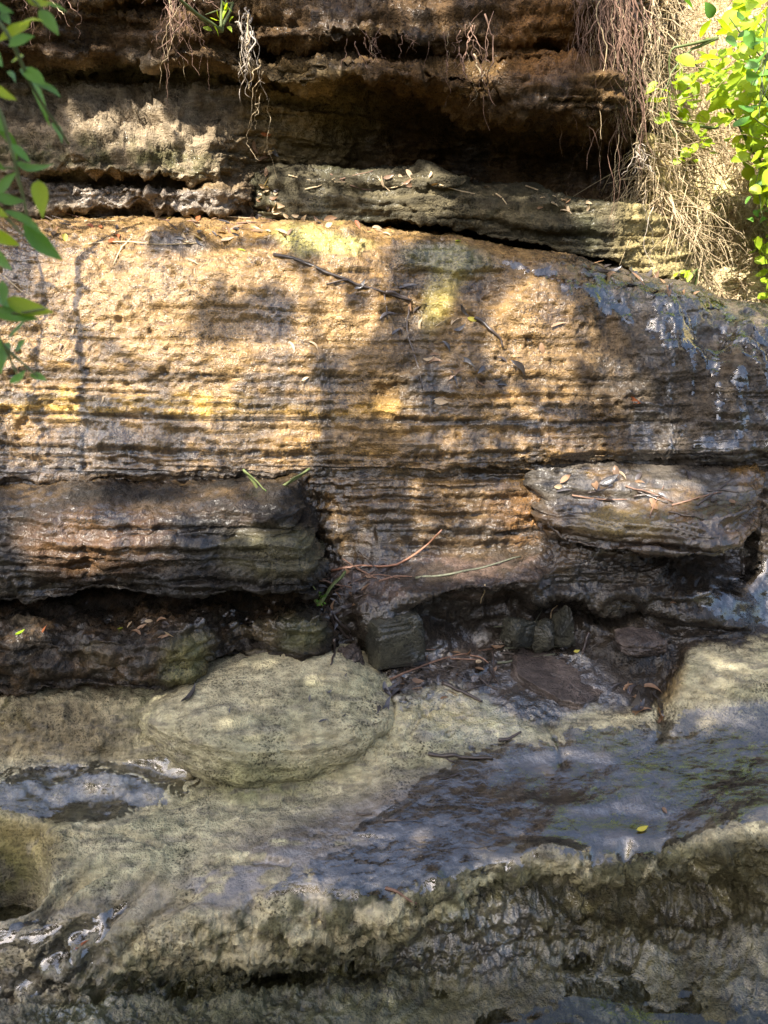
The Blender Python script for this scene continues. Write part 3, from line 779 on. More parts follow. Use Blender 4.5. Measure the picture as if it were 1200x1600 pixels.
ledge("cliff_face", [
 ('off', 0.0, -0.35),
 [(E0,352,3.0),(0,347,3.0),(400,345,3.05),(700,372,3.1),(960,415,3.15),(1000,430,3.25),(1030,445,3.6),(1050,450,4.4)],
 [(E0,330,2.93),(0,331,2.93),(100,326,2.92),(220,326,2.92),(340,336,2.90),(385,320,2.98),(430,305,3.12),(700,320,3.18),(960,340,3.16),(1000,380,3.25),(1030,400,3.6),(1050,400,4.4)],
 [(E0,292,2.93),(0,292,2.93),(100,297,2.92),(220,300,2.92),(340,312,2.91),(385,295,2.99),(430,285,3.13),(700,290,3.25),(960,300,3.2),(1000,330,3.25),(1030,340,3.6),(1050,340,4.4)],
 [(E0,280,3.04),(0,280,3.04),(100,284,3.04),(220,288,3.04),(320,296,3.0),(385,275,3.02),(430,262,3.14),(700,255,3.3),(960,255,3.22),(1000,270,3.25),(1030,280,3.6),(1050,280,4.4)],
 [(E0,262,2.90),(0,262,2.90),(100,266,2.90),(220,272,2.91),(310,278,2.93),(385,245,3.03),(430,235,3.12),(700,222,3.3),(960,222,3.05),(1000,240,3.2),(1030,240,3.6),(1050,240,4.4)],
 [(E0,226,2.91),(0,228,2.91),(100,232,2.92),(220,238,2.95),(310,240,2.97),(385,212,3.05),(430,205,3.1),(550,195,3.2),(700,205,3.26),(860,210,3.05),(930,205,2.93),(965,200,2.92),(1000,210,3.15),(1030,210,3.6),(1050,210,4.4)],
 [(E0,175,3.0),(0,175,3.0),(120,150,3.04),(200,130,3.08),(300,150,3.06),(400,155,3.10),(550,160,3.16),(700,180,3.2),(800,190,3.05),(900,188,2.86),(965,180,2.86),(1000,180,3.12),(1030,180,3.6),(1050,180,4.4)],
 [(E0,112,3.05),(0,112,3.06),(120,104,3.12),(200,106,3.22),(300,104,3.2),(400,115,3.14),(500,135,3.12),(600,150,3.1),(700,160,3.0),(800,172,2.9),(900,172,2.82),(965,168,2.84),(1000,160,3.12),(1030,160,3.6),(1050,160,4.4)],
 [(E0,70,2.86),(0,72,2.88),(120,76,2.92),(200,88,2.94),(250,105,2.92),(300,85,2.95),(400,100,2.93),(500,118,2.84),(600,124,2.79),(700,132,2.76),(800,150,2.75),(900,158,2.74),(955,150,2.79),(1000,130,3.1),(1030,130,3.6),(1050,130,4.4)],
 [(E0,25,2.87),(0,25,2.89),(120,25,2.92),(200,20,2.94),(300,40,2.95),(400,84,2.93),(500,90,2.85),(600,92,2.81),(700,98,2.78),(800,112,2.76),(900,118,2.77),(955,100,2.82),(1000,80,3.1),(1030,80,3.6),(1050,80,4.4)],
 [(E0,5,2.9),(0,5,2.92),(300,20,3.0),(400,68,3.04),(500,72,2.98),(600,74,2.95),(700,82,2.92),(800,95,2.88),(900,90,2.88),(955,70,2.92),(1000,50,3.15),(1030,50,3.6),(1050,50,4.4)],
 [(E0,-20,2.86),(0,-20,2.88),(300,5,2.93),(400,40,2.92),(500,45,2.86),(600,50,2.85),(700,60,2.84),(800,40,2.80),(880,30,2.80),(940,10,2.92),(1000,0,3.2),(1030,0,3.6),(1050,0,4.4)],
 [(E0,-60,2.9),(400,-30,2.97),(600,-30,2.97),(800,-50,2.86),(900,-55,2.9),(1000,-55,3.25),(1030,-55,3.6),(1050,-55,4.4)],
 [(E0,-90,3.05),(600,-80,3.1),(900,-85,3.05),(1000,-80,3.4),(1050,-80,4.4)],
 ('off', 0.9, 0.10), ('off', 2.5, 0.25)], (E0, 1050), "brown overhanging cliff with a dark hollow under its lip", col_up, 0.013, 0.028, 0.008,
 [(130,200,60,40,0,0.7,0.02),(420,180,30,80,-10,0.6,-0.02),(390,280,30,70,-12,0.6,-0.035),(560,95,30,20,0,0.6,0.02),(680,110,40,20,0,0.6,-0.03),(300,60,50,40,0,0.6,0.03)],
 53, big=0.07, grit=0.9, step=0.0072, warp=0.05)

def col_band(P, qx, qy, nA, nB, nC, st):
    c = np.broadcast_to(c3(0.060, 0.050, 0.028), P.shape).copy()
    c = lay(c, 0.7 * sstep(-0.1, 0.4, nC), c3(0.13, 0.105, 0.055))
    c = lay(c, 0.6 * sstep(0.0, 0.5, nA), OLIVE)
    c = lay(c, 0.75 * sstep(940, 1000, qx), c3(0.36, 0.28, 0.12))
    return c, 0.35 + 0.3 * nA
ledge("rock_band", [
 ('off', 0.3, 0.0),
 [(395,335,3.1),(430,338,2.97),(560,346,2.90),(700,352,2.86),(720,362,2.86),(800,376,2.83),(900,394,2.82),(960,404,2.83),(985,416,2.85),(1000,422,2.88),(1070,444,2.95),(1090,448,3.2)],
 [(395,318,3.1),(430,318,2.97),(560,326,2.90),(700,330,2.86),(800,352,2.83),(900,372,2.82),(960,378,2.82),(985,388,2.86),(1070,418,2.95),(1090,420,3.2)],
 [(395,285,3.14),(430,280,3.03),(560,290,2.95),(700,300,2.88),(800,318,2.86),(900,335,2.85),(960,345,2.85),(1000,360,2.9),(1070,390,2.98),(1090,395,3.25)],
 [(395,262,3.2),(430,260,3.08),(560,268,3.01),(650,264,2.95),(700,280,2.93),(760,296,2.92),(800,298,2.91),(880,312,2.90),(960,322,2.90),(1000,318,2.96),(1050,350,3.05),(1090,370,3.3)],
 ('off', 0.35, 0.02), ('off', 0.2, -0.1)], (395, 1090), "thin bedded rock band along the foot of the hollow", col_band, 0.015, 0.013, 0.005,
 [(800,356,150,5,8,0.6,-0.02),(600,300,120,6,3,0.6,-0.012),(690,270,40,14,0,0.5,0.03)], 67, big=0.025, warp=0.022)

def col_but(P, qx, qy, nA, nB, nC, st):
    c = np.broadcast_to(c3(0.30, 0.22, 0.09), P.shape).copy()
    c = lay(c, 0.6 * sstep(-0.1, 0.4, nA), c3(0.17, 0.17, 0.05))
    c = lay(c, 0.5 * sstep(0.1, 0.5, nB), BROWN)
    return c, 0.2 + 0.2 * nA
ledge("rock_buttress", [
 [(985,470,3.5),(1005,460,3.12),(1040,470,3.05),(1072,475,3.12),(1090,480,3.5)],
 [(985,400,3.5),(1005,400,3.12),(1035,405,3.04),(1068,410,3.12),(1088,410,3.5)],
 [(985,380,3.5),(1003,380,3.16),(1035,382,3.10),(1068,385,3.16),(1086,385,3.5)],
 [(985,330,3.5),(1005,330,3.12),(1040,330,3.06),(1072,335,3.14),(1092,335,3.5)],
 [(985,270,3.5),(1002,270,3.14),(1025,268,3.1),(1050,275,3.16),(1070,275,3.5)],
 [(985,210,3.5),(998,210,3.16),(1010,208,3.14),(1022,210,3.18),(1034,210,3.5)],
 ('off', 0.2, 0.02)], (985, 1086), "yellow green rock buttress at the cliff corner", col_but, 0.006, 0.008, 0.004, [], 71, big=0.02, step=0.009)

# ---- the sunny bank on the right ---------------------------------------------
def col_bank(P, qx, qy, nA, nB, nC, st):
    c = np.broadcast_to(c3(0.55, 0.45, 0.25), P.shape).copy()
    c = lay(c, 0.6 * sstep(-0.1, 0.4, nA), c3(0.45, 0.38, 0.15))
    c = lay(c, 0.5 * sstep(0.1, 0.5, nB), BROWN)
    return c, 0.1 + 0.0 * nA
ledge("earth_bank", [
 ('off', -0.1, -0.6),
 [(960,600,3.25),(1100,600,3.25),(E1,720,3.2),(2300,760,3.0)],
 [(960,470,3.5),(1100,470,3.4),(1250,500,3.35),(E1,600,3.3),(2300,600,3.0)],
 [(960,380,3.9),(1100,380,3.7),(1250,390,3.55),(E1,400,3.4),(2300,400,3.0)],
 [(960,250,4.2),(1100,250,4.0),(1250,250,3.9),(E1,250,3.6),(2300,250,3.1)],
 [(960,50,4.6),(1100,50,4.5),(1250,50,4.3),(E1,50,4.0),(2300,50,3.3)],
 [(960,-250,5.6),(1100,-250,5.5),(E1,-250,5.0),(2300,-250,4.0)],
 ('off', 2.0, 0.6)], (960, 2300), "sunlit earth bank beyond the cliff corner", col_bank, 0.004, 0.03, 0.01, [], 83, big=0.12, step=0.02)

# ---- everything beyond: one sheet of ground ----------------------------------
def ground():
    m, nt, bs = new_mat("gully_soil")
    co = N(nt, "ShaderNodeTexCoord").outputs["Object"]
    n = N(nt, "ShaderNodeTexNoise"); n.inputs["Scale"].default_value = 3; n.inputs["Detail"].default_value = 8
    nt.links.new(co, n.inputs["Vector"])
    r = N(nt, "ShaderNodeValToRGB")
    r.color_ramp.elements[0].color = (0.022, 0.026, 0.010, 1); r.color_ramp.elements[1].color = (0.07, 0.06, 0.03, 1)
    nt.links.new(n.outputs["Fac"], r.inputs[0]); nt.links.new(r.outputs[0], bs.inputs["Base Color"])
    bs.inputs["Roughness"].default_value = 0.95
    k = 90
    g = np.linspace(-1, 1, k); g = np.sign(g) * np.abs(g) ** 2.6 * 150
    X, Y = np.meshgrid(g, g)
    rr = np.hypot(X, Y - 1)
    Z = -0.12 + 0.25 * fbm(np.stack([X * .2, Y * .2, X * 0], -1), 3, 200) * sstep(4, 12, rr) + (4.6 + 1.5 * fbm(np.stack([X * .3, Y * .3, X * 0], -1), 3, 201)) * sstep(-2.6, -8.0, Y)  # rise behind the viewer added to keep low sky off the wall
    V = np.stack([X, Y, Z], -1).reshape(-1, 3)
    idx = np.arange(k * k, dtype=np.int32).reshape(k, k)
    F = np.stack([idx[:-1, :-1], idx[:-1, 1:], idx[1:, 1:], idx[1:, :-1]], -1).reshape(-1, 4)
    tag(obj("ground", mesh_from("ground", V, F, m)), "brown soil of the gully floor and the unseen bank added behind", kind="structure")
ground()

# ------------------------------------------------------------------ probing the rock
_V, _F, _off = [], [], 0
for (nm, V, F) in BODIES:
    _V.append(V); _F.append(F + _off); _off += len(V)
BVH = BVHTree.FromPolygons(np.concatenate(_V).tolist(), np.concatenate(_F).tolist())
CAMP = Vector((0, 0, CAM_H))
def hit(px, py):
    r = Vector(ray(px, py).tolist()).normalized()
    loc, nrm, i, d = BVH.ray_cast(CAMP, r)
    if loc is None: return None, None
    if nrm.dot(r) > 0: nrm = -nrm
    return loc, nrm

# ------------------------------------------------------------------ plant, wood and stone materials
def simple_mat(name, c1, c2, rough=0.6, scale=40, trans=0.0, spec=0.4, bump=0.3, coat=0.0, stretch=(1, 1, 1)):
    m, nt, bs = new_mat(name)
    L = nt.links.new
    co = N(nt, "ShaderNodeTexCoord").outputs["Object"]
    mp = N(nt, "ShaderNodeMapping"); mp.inputs["Scale"].default_value = stretch
    L(co, mp.inputs["Vector"])
    n = N(nt, "ShaderNodeTexNoise"); n.inputs["Scale"].default_value = scale; n.inputs["Detail"].default_value = 4
    L(mp.outputs[0], n.inputs["Vector"])
    rnd = N(nt, "ShaderNodeObjectInfo").outputs["Random"]
    f = math_node(nt, 'ADD', map_range(nt, n.outputs["Fac"], 0.3, 0.7, 0.0, 0.6), math_node(nt, 'MULTIPLY', rnd, 0.5))
    r = N(nt, "ShaderNodeValToRGB")
    r.color_ramp.elements[0].color = (*c1, 1); r.color_ramp.elements[1].color = (*c2, 1)
    L(f, r.inputs[0]); L(r.outputs[0], bs.inputs["Base Color"])
    bs.inputs["Roughness"].default_value = rough
    bs.inputs["Specular IOR Level"].default_value = spec
    bs.inputs["Coat Weight"].default_value = coat
    bs.inputs["Coat Roughness"].default_value = 0.15
    if bump:
        b = N(nt, "ShaderNodeBump"); b.inputs["Strength"].default_value = bump; b.inputs["Distance"].default_value = 0.003
        L(n.outputs["Fac"], b.inputs["Height"]); L(b.outputs[0], bs.inputs["Normal"])
    if trans:
        t = N(nt, "ShaderNodeBsdfTranslucent")
        mul = N(nt, "ShaderNodeVectorMath", operation='MULTIPLY'); mul.inputs[1].default_value = (1.5, 1.4, 0.5)
        L(r.outputs[0], mul.inputs[0]); L(mul.outputs[0], t.inputs["Color"])
        mx = N(nt, "ShaderNodeMixShader"); mx.inputs[0].default_value = trans
        L(bs.outputs[0], mx.inputs[1]); L(t.outputs[0], mx.inputs[2])
        L(mx.outputs[0], nt.nodes["Material Output"].inputs["Surface"])
    return m

M_CANOPY = simple_mat("canopy_leaf", (0.03, 0.06, 0.012), (0.07, 0.11, 0.03), 0.5, 20, 0.12, bump=0)
M_BARK   = simple_mat("bark", (0.07, 0.05, 0.035), (0.16, 0.12, 0.085), 0.9, 30, stretch=(1, 1, 0.2))
M_GREEN  = simple_mat("green_leaf", (0.06, 0.17, 0.020), (0.14, 0.30, 0.05), 0.42, 60, 0.38, bump=0.1)
M_LIME   = simple_mat("lime_leaf", (0.20, 0.33, 0.012), (0.42, 0.52, 0.04), 0.45, 60, 0.5, bump=0.1)
M_STEM   = simple_mat("green_stem", (0.06, 0.09, 0.025), (0.13, 0.15, 0.05), 0.6, 60)
M_STRAW  = simple_mat("dry_straw", (0.30, 0.21, 0.11), (0.62, 0.50, 0.32), 0.75, 60, 0.15, bump=0)
M_ROOT   = simple_mat("dry_root", (0.07, 0.038, 0.024), (0.27, 0.16, 0.11), 0.8, 60, bump=0.3)
M_PALE   = simple_mat("pale_root", (0.22, 0.175, 0.13), (0.55, 0.47, 0.38), 0.7, 60, bump=0.2)
M_LDARK  = simple_mat("sodden_leaf", (0.018, 0.016, 0.017), (0.06, 0.048, 0.045), 0.3, 60, spec=0.6, coat=0.7)
M_LBROWN = simple_mat("dead_leaf", (0.10, 0.055, 0.03), (0.28, 0.165, 0.09), 0.5, 60, 0.15, coat=0.2)
M_LTAN   = simple_mat("dry_leaf", (0.34, 0.24, 0.14), (0.56, 0.43, 0.28), 0.6, 60, 0.2)
M_LRED   = simple_mat("russet_leaf", (0.20, 0.05, 0.018), (0.36, 0.13, 0.05), 0.5, 60, 0.2)
M_LYEL   = simple_mat("yellow_leaf", (0.45, 0.38, 0.04), (0.60, 0.52, 0.10), 0.5, 60, 0.25)
M_STICK  = simple_mat("wet_stick", (0.020, 0.015, 0.013), (0.07, 0.05, 0.04), 0.4, 80, coat=0.4, stretch=(1, 1, 1))
M_REDST  = simple_mat("red_stick", (0.20, 0.085, 0.045), (0.34, 0.17, 0.10), 0.45, 80, coat=0.3)
M_LICHEN = simple_mat("lichen_twig", (0.03, 0.03, 0.022), (0.13, 0.135, 0.09), 0.85, 120)
M_STONE  = simple_mat("dark_stone", (0.028, 0.028, 0.024), (0.085, 0.082, 0.062), 0.42, 26, spec=0.6, bump=1.0, coat=0.35)
M_MUDST  = simple_mat("muddy_stone", (0.075, 0.058, 0.050), (0.17, 0.135, 0.115), 0.45, 30, spec=0.5, bump=1.0, coat=0.3)

# ------------------------------------------------------------------ generators
def smooth_path(pts, n):
    pts = np.array(pts, float)
    if len(pts) == 2:
        t = np.linspace(0, 1, n)[:, None]
        return pts[0] + (pts[1] - pts[0]) * t
    d = np.concatenate([[0], np.cumsum(np.linalg.norm(np.diff(pts, axis=0), axis=1) + 1e-6)])
    return pchip(d, pts, np.linspace(0, d[-1], n))

def tube(pts, r0, r1, sides=6, wig=0.0, seed=0):
    """tapered tube with closed ends -> V, F(list)"""
    pts = np.array(pts, float)
    n = len(pts)
    if wig:
        pts = pts + wig * np.stack([fbm(pts * 35 + 3 * k + seed, 2, 300 + k) for k in range(3)], -1)
    T = np.gradient(pts, axis=0); T /= np.linalg.norm(T, axis=1, keepdims=True) + 1e-9
    ref = np.array([0.31, 0.2, 0.93]); 
    if abs(T[0] @ ref) > 0.9: ref = np.array([0.9, 0.3, 0.1])
    V, F = [], []
    a = np.cross(T, ref); a /= np.linalg.norm(a, axis=1, keepdims=True) + 1e-9
    b = np.cross(T, a)
    rr = np.linspace(r0, r1, n) * (1 + 0.18 * vnoise(pts * 60 + seed, 5))
    for i in range(n):
        for k in range(sides):
            th = 2 * math.pi * k / sides
            V.append(pts[i] + rr[i] * (math.cos(th) * a[i] + math.sin(th) * b[i]))
    for i in range(n - 1):
        for k in range(sides):
            k2 = (k + 1) % sides
            F.append((i * sides + k, i * sides + k2, (i + 1) * sides + k2, (i + 1) * sides + k))
    F.append(tuple(range(sides - 1, -1, -1)))
    F.append(tuple((n - 1) * sides + k for k in range(sides)))
    return V, F

def join_vf(parts):
    V, F = [], []
    for v, f in parts:
        o = len(V); V += list(v); F += [tuple(i + o for i in q) for q in f]
    return V, F

def leaf_vf(wid=0.28, curl=0.12, bend=0.10, n=7, shape='lance', seed=0):
    """unit leaf along +X, mid rib along X, two halves folded a little, with thickness"""
    r = random.Random(seed)
    V, F = [], []
    for i in range(n + 1):
        t = i / n
        if shape == 'lance': w = wid * (math.sin(math.pi * t ** 0.75) ** 0.9) * 0.5
        else: w = wid * (math.sin(math.pi * min(1, t ** 0.7)) ** 0.75) * 0.5
        w = max(w, 0.006)
        yc = bend * math.sin(math.pi * t) - bend * 0.5
        zc = curl * (t - 0.5) ** 2 * 1.5 + r.uniform(-0.012, 0.012)
        for (s, up) in ((-1, 1), (0, 0), (1, 1)):
            V.append((t - 0.5, yc + s * w, zc + up * w * 0.35))
    for i in range(n):
        for k in range(2):
            a = i * 3 + k
            F.append((a, a + 3, a + 4, a + 1))
    return V, F

LEAVES = {}
def leaf_mesh(kind, mat):
    key = (kind, mat.name)
    if key not in LEAVES:
        if kind[0] == 'g':                                     # gum leaf, sickle shaped
            k = int(kind[1])
            V, F = leaf_vf(0.20 + 0.04 * k, (0.10, -0.22, 0.30)[k], (0.10, 0.16, -0.12)[k], 8, 'lance', k)
        elif kind[0] == 'b':                                   # broad leaf
            k = int(kind[1])
            V, F = leaf_vf(0.52 + 0.08 * k, (0.12, -0.25, 0.22)[k], 0.05 * (k - 1), 7, 'ovate', k + 5)
        else:                                                  # oblong
            k = int(kind[1])
            V, F = leaf_vf(0.38, (0.15, -0.2, 0.1)[k], 0.06 * (k - 1), 7, 'lance', k + 9)
        me = mesh_from("leaf", V, F, mat)
        LEAVES[key] = me
    return LEAVES[key]

def frame(xdir, nrm):
    n = Vector(nrm).normalized()
    x = Vector(xdir); x = (x - n * x.dot(n))
    if x.length < 1e-6: x = n.orthogonal()
    x.normalize()
    y = n.cross(x)
    return Matrix((x, y, n)).transposed()

def place(o, loc, rot3, size):
    o.matrix_world = Matrix.Translation(loc) @ rot3.to_4x4() @ Matrix.Diagonal((size, size, size, 1))

# ------------------------------------------------------------------ unseen tree behind the viewer, crown shaped to cast the dapples
LIT = [ # (outline of a sunny patch on the rock, softness)
 ([(20,410),(140,385),(300,392),(430,395),(560,360),(600,420),(590,500),(555,540),(480,560),(495,640),(470,745),(370,830),(320,770),(255,735),(200,655),(0,650),(-60,560)], 10),
 ([(770,455),(840,440),(890,480),(905,525),(870,600),(820,640),(790,600),(760,540)], 10),
 ([(700,650),(900,600),(1000,640),(1070,660),(1060,720),(900,730),(850,720),(830,740),(705,720)], 8),
 ([(850,728),(1000,735),(1090,760),(1080,790),(1000,790),(900,770),(840,760)], 6),
 ([(940,560),(1010,600),(1000,640),(950,650),(930,600)], 6),
 ([(590,600),(640,600),(650,650),(600,650)], 5), ([(640,470),(700,470),(690,500),(650,500)], 4),
 ([(20,670),(130,660),(160,720),(140,800),(150,905),(50,905),(20,800)], 8),
 ([(215,790),(270,790),(270,870),(220,860)], 6), ([(130,830),(180,840),(170,915),(130,910)], 6),
 ([(300,775),(420,770),(400,825),(310,815)], 6), ([(30,955),(80,955),(80,1000),(35,1000)], 4),
 ([(650,760),(700,760),(700,850),(660,850)], 6), ([(520,800),(560,800),(560,890),(525,890)], 6),
 ([(720,770),(880,760),(850,830),(760,850)], 6), ([(640,850),(840,845),(840,885),(650,895)], 5), ([(1150,850),(1230,830),(1230,940),(1160,920)], 6),
 ([(120,130),(165,140),(165,225),(120,215)], 4), ([(195,160),(260,140),(340,150),(400,260),(430,340),(340,300),(250,250),(200,220)], 6),
 ([(100,290),(390,300),(430,300),(440,360),(60,368),(60,345),(330,335),(100,320)], 4),
 ([(420,180),(520,160),(560,230),(540,290),(440,300)], 6), ([(560,270),(680,270),(720,330),(600,330)], 6), ([(430,350),(640,340),(650,372),(430,372)], 4),
 ([(380,20),(560,40),(660,75),(560,85),(420,90)], 6), ([(600,-20),(700,-20),(690,30),(620,20)], 5), ([(730,90),(780,95),(785,150),(740,140)], 5),
 ([(270,-20),(330,-20),(310,130),(280,110)], 5),
 ([(900,300),(1000,300),(1000,440),(930,400)], 5), ([(1000,-400),(1900,-400),(1900,640),(1230,520),(1120,468),(1010,430),(1010,150)], 6),
 ([(930,130),(1010,60),(1010,300),(960,200)], 6),
]
DIM = [(420,490,42,34),(335,500,38,34),(250,690,30,44),(275,690,24,30),(700,400,70,30),(745,690,16,40),(790,690,14,40),(905,660,40,25),(970,690,24,30),(560,470,24,18),
       (205,-5,70,60),(-20,420,60,80),(1000,700,20,30),(680,800,18,40),(600,830,25,60),(470,400,36,14),(270,372,40,16),(170,640,30,16)]

def lit_mask(px, py):
    m = np.zeros(px.shape)
    for pts, soft in LIT: m = np.maximum(m, sstep(0.0, 0.25, poly(px, py, pts, 26 if len(pts) < 9 else 16)))
    for (cx, cy_, rx, ry) in DIM: m = m * (1 - ell(px, py, cx, cy_, rx, ry, 0, 0.25))
    return m

def unseen_shade_tree():
    S = np.array(SUN)
    e1 = np.cross(S, [0, 0, 1]); e1 /= np.linalg.norm(e1)
    e2 = np.cross(e1, S)
    n = 115000
    uv = rng.uniform(-2.7, 2.7, (n, 2))
    base = np.array([0.2, 2.0, 1.1])
    dist = rng.uniform(4.8, 6.2, n)
    pos = base + uv[:, :1] * e1 + uv[:, 1:] * e2 + dist[:, None] * S
    hp = np.full((n, 2), -5000.0)
    d = Vector((-S).tolist())
    for i in range(n):
        loc, nr, _, _ = BVH.ray_cast(Vector(pos[i].tolist()), d)
        if loc is not None:
            q = proj(np.array(loc))
            if loc.y > 0.9: hp[i] = (q[0], q[1])
    jit = rng.normal(0, 4, (n, 2))
    m = lit_mask(hp[:, 0] + jit[:, 0], hp[:, 1] + jit[:, 1])
    out = (np.abs(hp[:, 0] - 600) > 640) | (np.abs(hp[:, 1] - 800) > 840)
    gaps = sstep(0.05, 0.2, fbm(np.concatenate([uv * 1.6, uv[:, :1] * 0], 1), 3, 400))
    right = (hp[:, 0] > 1000) & (hp[:, 1] < 520)
    m = np.where(out & ~right, gaps, m)
    thin = rng.uniform(0, 1, n) < 0.006                       # a few stray leaves in the gaps
    keep = (m < 0.5) | thin  # leaves stay only where the drawn patches leave shade
    # leave out what nothing in view needs: the crown's far corners, ragged
    edge = np.hypot(uv[:, 0] / 2.3, (uv[:, 1] + 0.2) / 2.2) + 0.2 * fbm(np.concatenate([uv, uv[:, :1] * 0], 1), 3, 401)
    keep &= edge < 1.05
    qx, qy = proj(pos)
    keep &= ~((qx > -80) & (qx < 1280) & (qy > -80) & (qy < 1680) & (pos[:, 1] > -0.1))
    tt = (3.2 - pos[:, 1]) / -S[1]                           # sun for the shrub in front of the bank
    gx, gy = proj(pos - tt[:, None] * S)
    keep &= ~((gx > 1010) & (gy < 470))
    pos = pos[keep]
    # low sprays in the gaps: single leaves that print crisp shadows
    k = 5200
    w = rng.uniform(-2.0, 2.0, (k, 2))
    cl = sstep(0.16, 0.30, fbm(np.concatenate([w * 3.4, w[:, :1] * 0], 1), 2, 410)) * (rng.uniform(0, 1, k) < 0.95)
    sp = base + w[:, :1] * e1 + w[:, 1:] * e2 + rng.uniform(2.0, 3.2, k)[:, None] * S
    qx, qy = proj(sp)
    fine = (cl > 0.4) & ~((qx > -80) & (qx < 1280) & (qy > -80) & (qy < 1680) & (sp[:, 1] > -0.1)) & (np.linalg.norm(sp - np.array([0, 0, CAM_H]), axis=1) > 0.9)
    pos = np.concatenate([pos, sp[fine]])
    n = len(pos)
    size = rng.uniform(0.020, 0.048, n)
    ax = rng.normal(0, 1, (n, 3)); ax /= np.linalg.norm(ax, axis=1, keepdims=True)
    nn = S + 0.5 * rng.normal(0, 1, (n, 3))
    b = np.cross(nn, ax); b /= np.linalg.norm(b, axis=1, keepdims=True)
    a = np.cross(b, nn); a /= np.linalg.norm(a, axis=1, keepdims=True)
    a *= size[:, None]; b *= 0.55 * size[:, None]
    V = np.stack([pos - a, pos - b, pos + a, pos + b], 1).reshape(-1, 3)
    F = np.arange(4 * n, dtype=np.int32).reshape(n, 4)
    root = empty("unseen_shade_tree", (-4.6, -3.6, -0.1))
    tag(root, "unseen leafy tree behind the viewer, crown shaped to dapple the rock", "tree")
    R0 = np.array([-4.6, -3.6, -0.1])
    c = base + 5.5 * S
    trunk = smooth_path([(0, 0, 0), (0.25, 0.1, 1.6), (0.5, 0.5, 3.4), tuple(c - R0 + np.array([-0.6, -0.8, 0.2]))], 16)
    Vt, Ft = tube(trunk, 0.17, 0.06, 10)
    obj("trunk", mesh_from("trunk", Vt, Ft, M_BARK), root)
    tip = trunk[-1]
    for k in range(9):
        th = 2 * math.pi * k / 9
        end = (c - R0) + 1.7 * (math.cos(th) * e1 + math.sin(th) * e2) + 0.4 * S
        mid = 0.5 * (tip + end) + np.array([0, 0, 0.35])
        if (end[0] + R0[0]) > 0.9 : end = 0.6 * end + 0.4 * tip
        Vl, Fl = tube(smooth_path([tip - (tip - trunk[-3]) * 0.3 * (k % 3), mid, end], 8), 0.02, 0.006, 6, 0.05, k)
        obj("limb", mesh_from("limb", Vl, Fl, M_BARK), root)
    cr = obj("crown", mesh_from("crown", V - R0, F, M_CANOPY, False), root)
    cr["kind"] = "stuff"
unseen_shade_tree()

# ------------------------------------------------------------------ water
def clear_water(name, ior, tint, scale, strength, dist, stretch=(1, 1, 1)):
    m = bpy.data.materials.new(name); m.use_nodes = True
    nt = m.node_tree; nt.nodes.clear()
    L = nt.links.new
    out = nt.nodes.new("ShaderNodeOutputMaterial")
    co = N(nt, "ShaderNodeTexCoord").outputs["Object"]
    mp = N(nt, "ShaderNodeMapping"); mp.inputs["Scale"].default_value = stretch
    L(co, mp.inputs["Vector"])
    n = N(nt, "ShaderNodeTexNoise"); n.inputs["Scale"].default_value = scale; n.inputs["Detail"].default_value = 3; n.inputs["Distortion"].default_value = 0.6
    L(mp.outputs[0], n.inputs["Vector"])
    b = N(nt, "ShaderNodeBump"); b.inputs["Strength"].default_value = strength; b.inputs["Distance"].default_value = dist
    L(n.outputs["Fac"], b.inputs["Height"])
    fr = nt.nodes.new("ShaderNodeFresnel"); fr.inputs["IOR"].default_value = ior
    tr = nt.nodes.new("ShaderNodeBsdfTransparent"); tr.inputs["Color"].default_value = (*tint, 1)
    gl = nt.nodes.new("ShaderNodeBsdfGlossy"); gl.inputs["Roughness"].default_value = 0.03
    gl.inputs["Color"].default_value = (1, 1, 1, 1)
    L(b.outputs[0], fr.inputs["Normal"]); L(b.outputs[0], gl.inputs["Normal"])
    mx = nt.nodes.new("ShaderNodeMixShader")
    L(fr.outputs[0], mx.inputs[0]); L(tr.outputs[0], mx.inputs[1]); L(gl.outputs[0], mx.inputs[2])
    L(mx.outputs[0], out.inputs["Surface"])
    return m
M_POOL = clear_water("stream_water", 1.6, (0.86, 0.85, 0.74), 60, 0.1, 0.002)
M_FILM = clear_water("running_water", 2.0, (0.97, 0.96, 0.94), 44, 0.40, 0.005, (0.8, 1.5, 1.0))

def water_film():
    nr, nc = FILM.shape[:2]
    idx = np.arange(nr * nc, dtype=np.int64).reshape(nr, nc)
    q = np.stack([idx[:-1, :-1], idx[:-1, 1:], idx[1:, 1:], idx[1:, :-1]], -1).reshape(-1, 4)
    ok = FILM_M.ravel()[q].min(1) > 0.22
    q = q[ok]
    used = np.unique(q)
    remap = np.full(nr * nc, -1, np.int64); remap[used] = np.arange(len(used))
    o = obj("water", mesh_from("water", FILM.reshape(-1, 3)[used], remap[q].astype(np.int32), M_FILM))
    tag(o, "thin sheet of clear water running over the shelf", kind="structure")
water_film()

